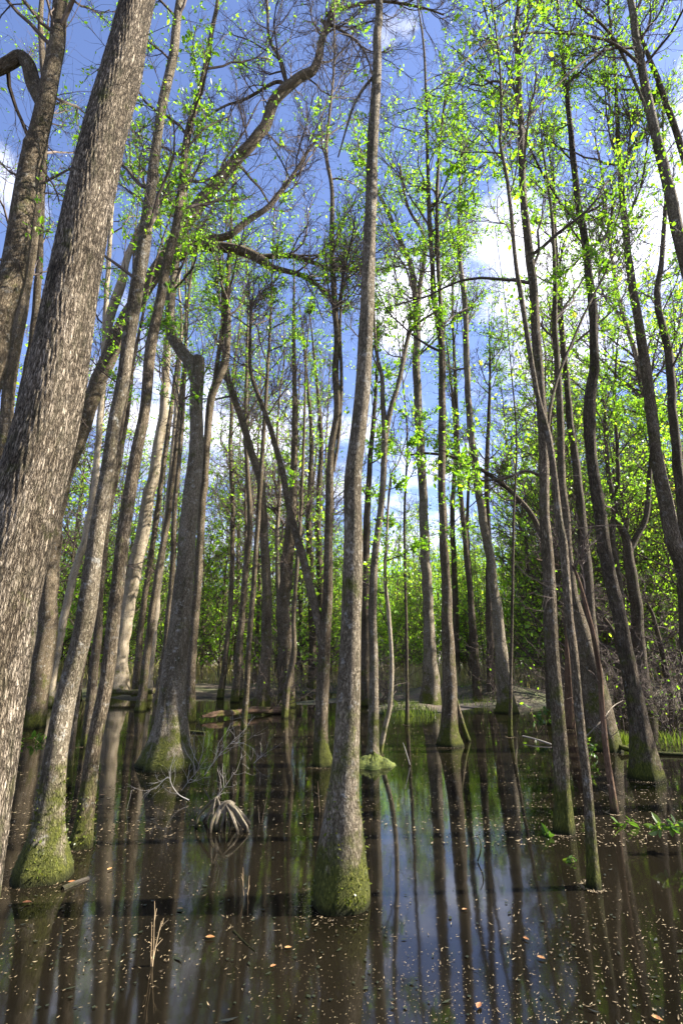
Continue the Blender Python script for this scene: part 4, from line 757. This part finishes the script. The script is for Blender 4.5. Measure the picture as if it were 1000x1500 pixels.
stem_plant('dry_stem', 'short dry stem rising in water left of the central foot', 358, 1312, 1256, 2, 2, spread=0.06)
stem_plant('dry_stem', 'thin dry reed standing in water right of the dead root arch', 384, 1205, 1150, 2, 3, spread=0.05)
stem_plant('dry_stem', 'thin bare stalk between the dead root arch and the central trunk', 466, 1190, 1130, 1, 4, spread=0.05)
stem_plant('dry_stem', 'tiny dry stalk at the near dark water below the central trunk', 413, 1390, 1358, 1, 5, spread=0.05)
stem_plant('water_plant', 'bright green leafy shoot at the foot of the arching leaning trunk', 60, 1088, 1062, 4, 6, 26, 0.17, 'stem', 0.6)
stem_plant('water_plant', 'bright green shoot peeking past the massive ridged trunk', 32, 1090, 1064, 3, 7, 16, 0.17, 'stem', 0.6)
stem_plant('water_plant', 'little green seedling at the foot of the tall furrowed trunk', 808, 1224, 1208, 3, 8, 16, 0.06, 'stem', 0.8)
stem_plant('water_plant', 'green sprig growing low on shaded water right of the rotten red stem', 917, 1212, 1190, 4, 9, 22, 0.07, 'stem', 0.8)
stem_plant('water_plant', 'green sprig floating between the furrowed and the moss-streaked trunks', 842, 1262, 1245, 3, 10, 16, 0.05, 'stem', 0.8)
stem_plant('water_plant', 'leafy blue-green seedling in front of the great swollen shoulder trunk', 862, 1112, 1080, 5, 11, 34, 0.09, 'stem', 0.6)
stem_plant('water_plant', 'leafy seedling at the far waterline left of the furrowed trunk', 788, 1075, 1012, 4, 12, 60, 0.11, 'stem', 0.5)
# leafy twig reaching in over the shaded water
rg = np.random.default_rng(9); Yb = D(980, 1250); P, W = smooth_path([at(x, y, Yb) for x, y in ((1090, 1180), (1040, 1195), (1000, 1204), (960, 1212))], [0.006, 0.005, 0.004, 0.002], 0.03); root = empty('overhanging_twig', P[0], 'green leafy twig reaching in low over the shaded water from the edge', 'branch')
mb = MB(); tubes(mb, P[None], W[None], 5, M['twig'], rng=rg); mb.build('stem', root, P[0])
mb = MB(); q = P[rg.integers(len(P)//3, len(P), 40)]; leaves(mb, rg, q+rg.normal(0, 0.015, q.shape), 0.075, M['leaf_dark'], True, 0.2, 0.2); mb.build('foliage', root, P[0], smooth=False)
# mossy hummock under the twin-topped tree
c = ground(546, 1122); rg = np.random.default_rng(21); nu, nv = 40, 14; th = np.arange(nu)*2*PI/nu; V = []
for q in range(nv):
    f = q/(nv-1); r_ = (1-f**2.2)*(0.36+0.05*np.sin(th*3+1)+0.04*np.sin(th*7)); V.append(np.stack([c[0]+r_*np.cos(th), c[1]+r_*np.sin(th)*0.8, np.full(nu, -0.08)+0.24*f+0.02*rg.normal(0, 1, nu)], 1))
i = (np.arange(nv-1)*nu)[:, None]+np.arange(nu)[None, :]; j = (np.arange(nv-1)*nu)[:, None]+((np.arange(nu)+1) % nu)[None, :]
m, nt, out = new_mat('moss'); N = NT(nt); M['moss'] = m; tc = N.n('ShaderNodeTexCoord'); n1 = N.n('ShaderNodeTexNoise', i_Scale=28.0, i_Detail=8.0, i_Roughness=0.7); N.l(tc.outputs['Object'], n1.inputs['Vector'])
p = N.n('ShaderNodeBsdfPrincipled', i_Roughness=0.95); N.l(N.ramp(n1.outputs[0], [(0.3, (0.02, 0.025, 0.006)), (0.5, (0.07, 0.09, 0.012)), (0.72, (0.16, 0.17, 0.025))]), p.inputs['Base Color'])
bp = N.n('ShaderNodeBump', i_Strength=1.0, i_Distance=0.03); N.l(n1.outputs[0], bp.inputs['Height']); N.l(bp.outputs[0], p.inputs['Normal']); N.l(p.outputs[0], out.inputs[0])
mb = MB(); mb.add(np.concatenate(V), np.stack([i, j, j+nu, i+nu], -1).reshape(-1, 4), M['moss']); tag(mb.build('moss_hummock', None, c), 'round moss-covered hummock at the foot of the twin-topped tree', 'hummock')

# ------------------------------------------------------------------ sky and sun
SUN_EL, SUN_AZ = rad(38), rad(86)      # azimuth measured from +Y (view direction) towards +X
w = bpy.data.worlds.new('World'); sc.world = w; w.use_nodes = True; nt = w.node_tree; nt.nodes.clear(); N = NT(nt)
wo = N.n('ShaderNodeOutputWorld'); bg = N.n('ShaderNodeBackground'); bg.inputs[1].default_value = 0.066
sky = N.n('ShaderNodeTexSky', sky_type='NISHITA', sun_disc=False, sun_elevation=SUN_EL, sun_rotation=SUN_AZ, altitude=50.0, air_density=1.0, dust_density=0.4, ozone_density=3.0)
tc = N.n('ShaderNodeTexCoord'); gen = tc.outputs['Generated']
sep = N.n('ShaderNodeSeparateXYZ'); N.l(gen, sep.inputs[0])
zz = N.math('ADD', N.math('MAXIMUM', sep.outputs[2], 0.0), 0.35)
pj = N.n('ShaderNodeCombineXYZ'); N.l(N.math('DIVIDE', sep.outputs[0], zz), pj.inputs[0]); N.l(N.math('DIVIDE', sep.outputs[1], zz), pj.inputs[1])
ns = N.n('ShaderNodeTexNoise', i_Scale=3.3, i_Detail=10.0, i_Roughness=0.62); N.l(pj.outputs[0], ns.inputs['Vector'])
acc = N.math('MULTIPLY', ns.outputs[0], 1.0)
for (px, py, tight, amp) in ((900, 330, 0.965, 0.09), (985, 150, 0.975, 0.13), (760, 420, 0.985, 0.09), (590, 430, 0.993, 0.26), (5, 290, 0.992, 0.20), (400, 660, 0.985, 0.10), (620, 640, 0.985, 0.05), (320, 640, 0.99, 0.07), (300, 150, 0.93, -0.22), (440, 530, 0.985, -0.12), (60, 420, 0.98, -0.1), (700, 560, 0.985, -0.08), (480, 330, 0.97, -0.15), (840, 60, 0.975, -0.14), (870, 235, 0.992, -0.12)):
    d = ray(px, py); d = d/np.linalg.norm(d)
    dp = N.n('ShaderNodeVectorMath', operation='DOT_PRODUCT'); N.l(gen, dp.inputs[0]); dp.inputs[1].default_value = tuple(d)
    b = N.math('DIVIDE', N.math('SUBTRACT', dp.outputs['Value'], tight), 1-tight, clamp=True)
    acc = N.math('MULTIPLY_ADD', b, amp, acc)
mask = N.ramp(acc, [(0.48, 0.0), (0.61, 0.45), (0.78, 1.0)])
mask = N.math('MULTIPLY', mask, N.ramp(sep.outputs[2], [(0.0, 0.3), (0.06, 1.0)]))
cl = N.ramp(ns.outputs[0], [(0.35, (7.0, 7.2, 8.2)), (0.7, (9.5, 9.3, 9.6))])
for nd in [cl.node]:
    pass
skc = N.mix(1.0, sky.outputs[0], (1.0, 0.90, 1.02), 'MULTIPLY')
clv = N.n('ShaderNodeVectorMath', operation='SCALE'); clv.inputs['Scale'].default_value = 11.0
clc = N.ramp(ns.outputs[0], [(0.35, (0.78, 0.79, 0.88)), (0.7, (1.0, 0.98, 1.0))]); N.l(clc, clv.inputs[0])
N.l(N.mix(mask, skc, clv.outputs[0]), bg.inputs[0]); N.l(bg.outputs[0], wo.inputs[0])
nt.nodes.remove(cl.node)
sd = bpy.data.lights.new('sun', 'SUN'); sd.energy = 5.0; sd.angle = rad(0.5); sd.color = (1.0, 0.93, 0.82)
so = bpy.data.objects.new('sun', sd); col.objects.link(so)
sdir = np.array([math.sin(SUN_AZ)*math.cos(SUN_EL), math.cos(SUN_AZ)*math.cos(SUN_EL), math.sin(SUN_EL)])
from mathutils import Vector
so.rotation_euler = Vector(sdir).to_track_quat('Z', 'Y').to_euler(); so.location = tuple(sdir*60)

sc.view_settings.view_transform = 'Standard'; sc.view_settings.look = 'None'; sc.view_settings.exposure = 2.3; sc.view_settings.gamma = 1.0
cy = sc.cycles; cy.use_denoising = True; cy.sample_clamp_indirect = 6.0; cy.max_bounces = 12; cy.diffuse_bounces = 7; cy.glossy_bounces = 3; cy.transmission_bounces = 7; cy.transparent_max_bounces = 8
try: cy.denoiser = 'OPENIMAGEDENOISE'
except Exception: pass
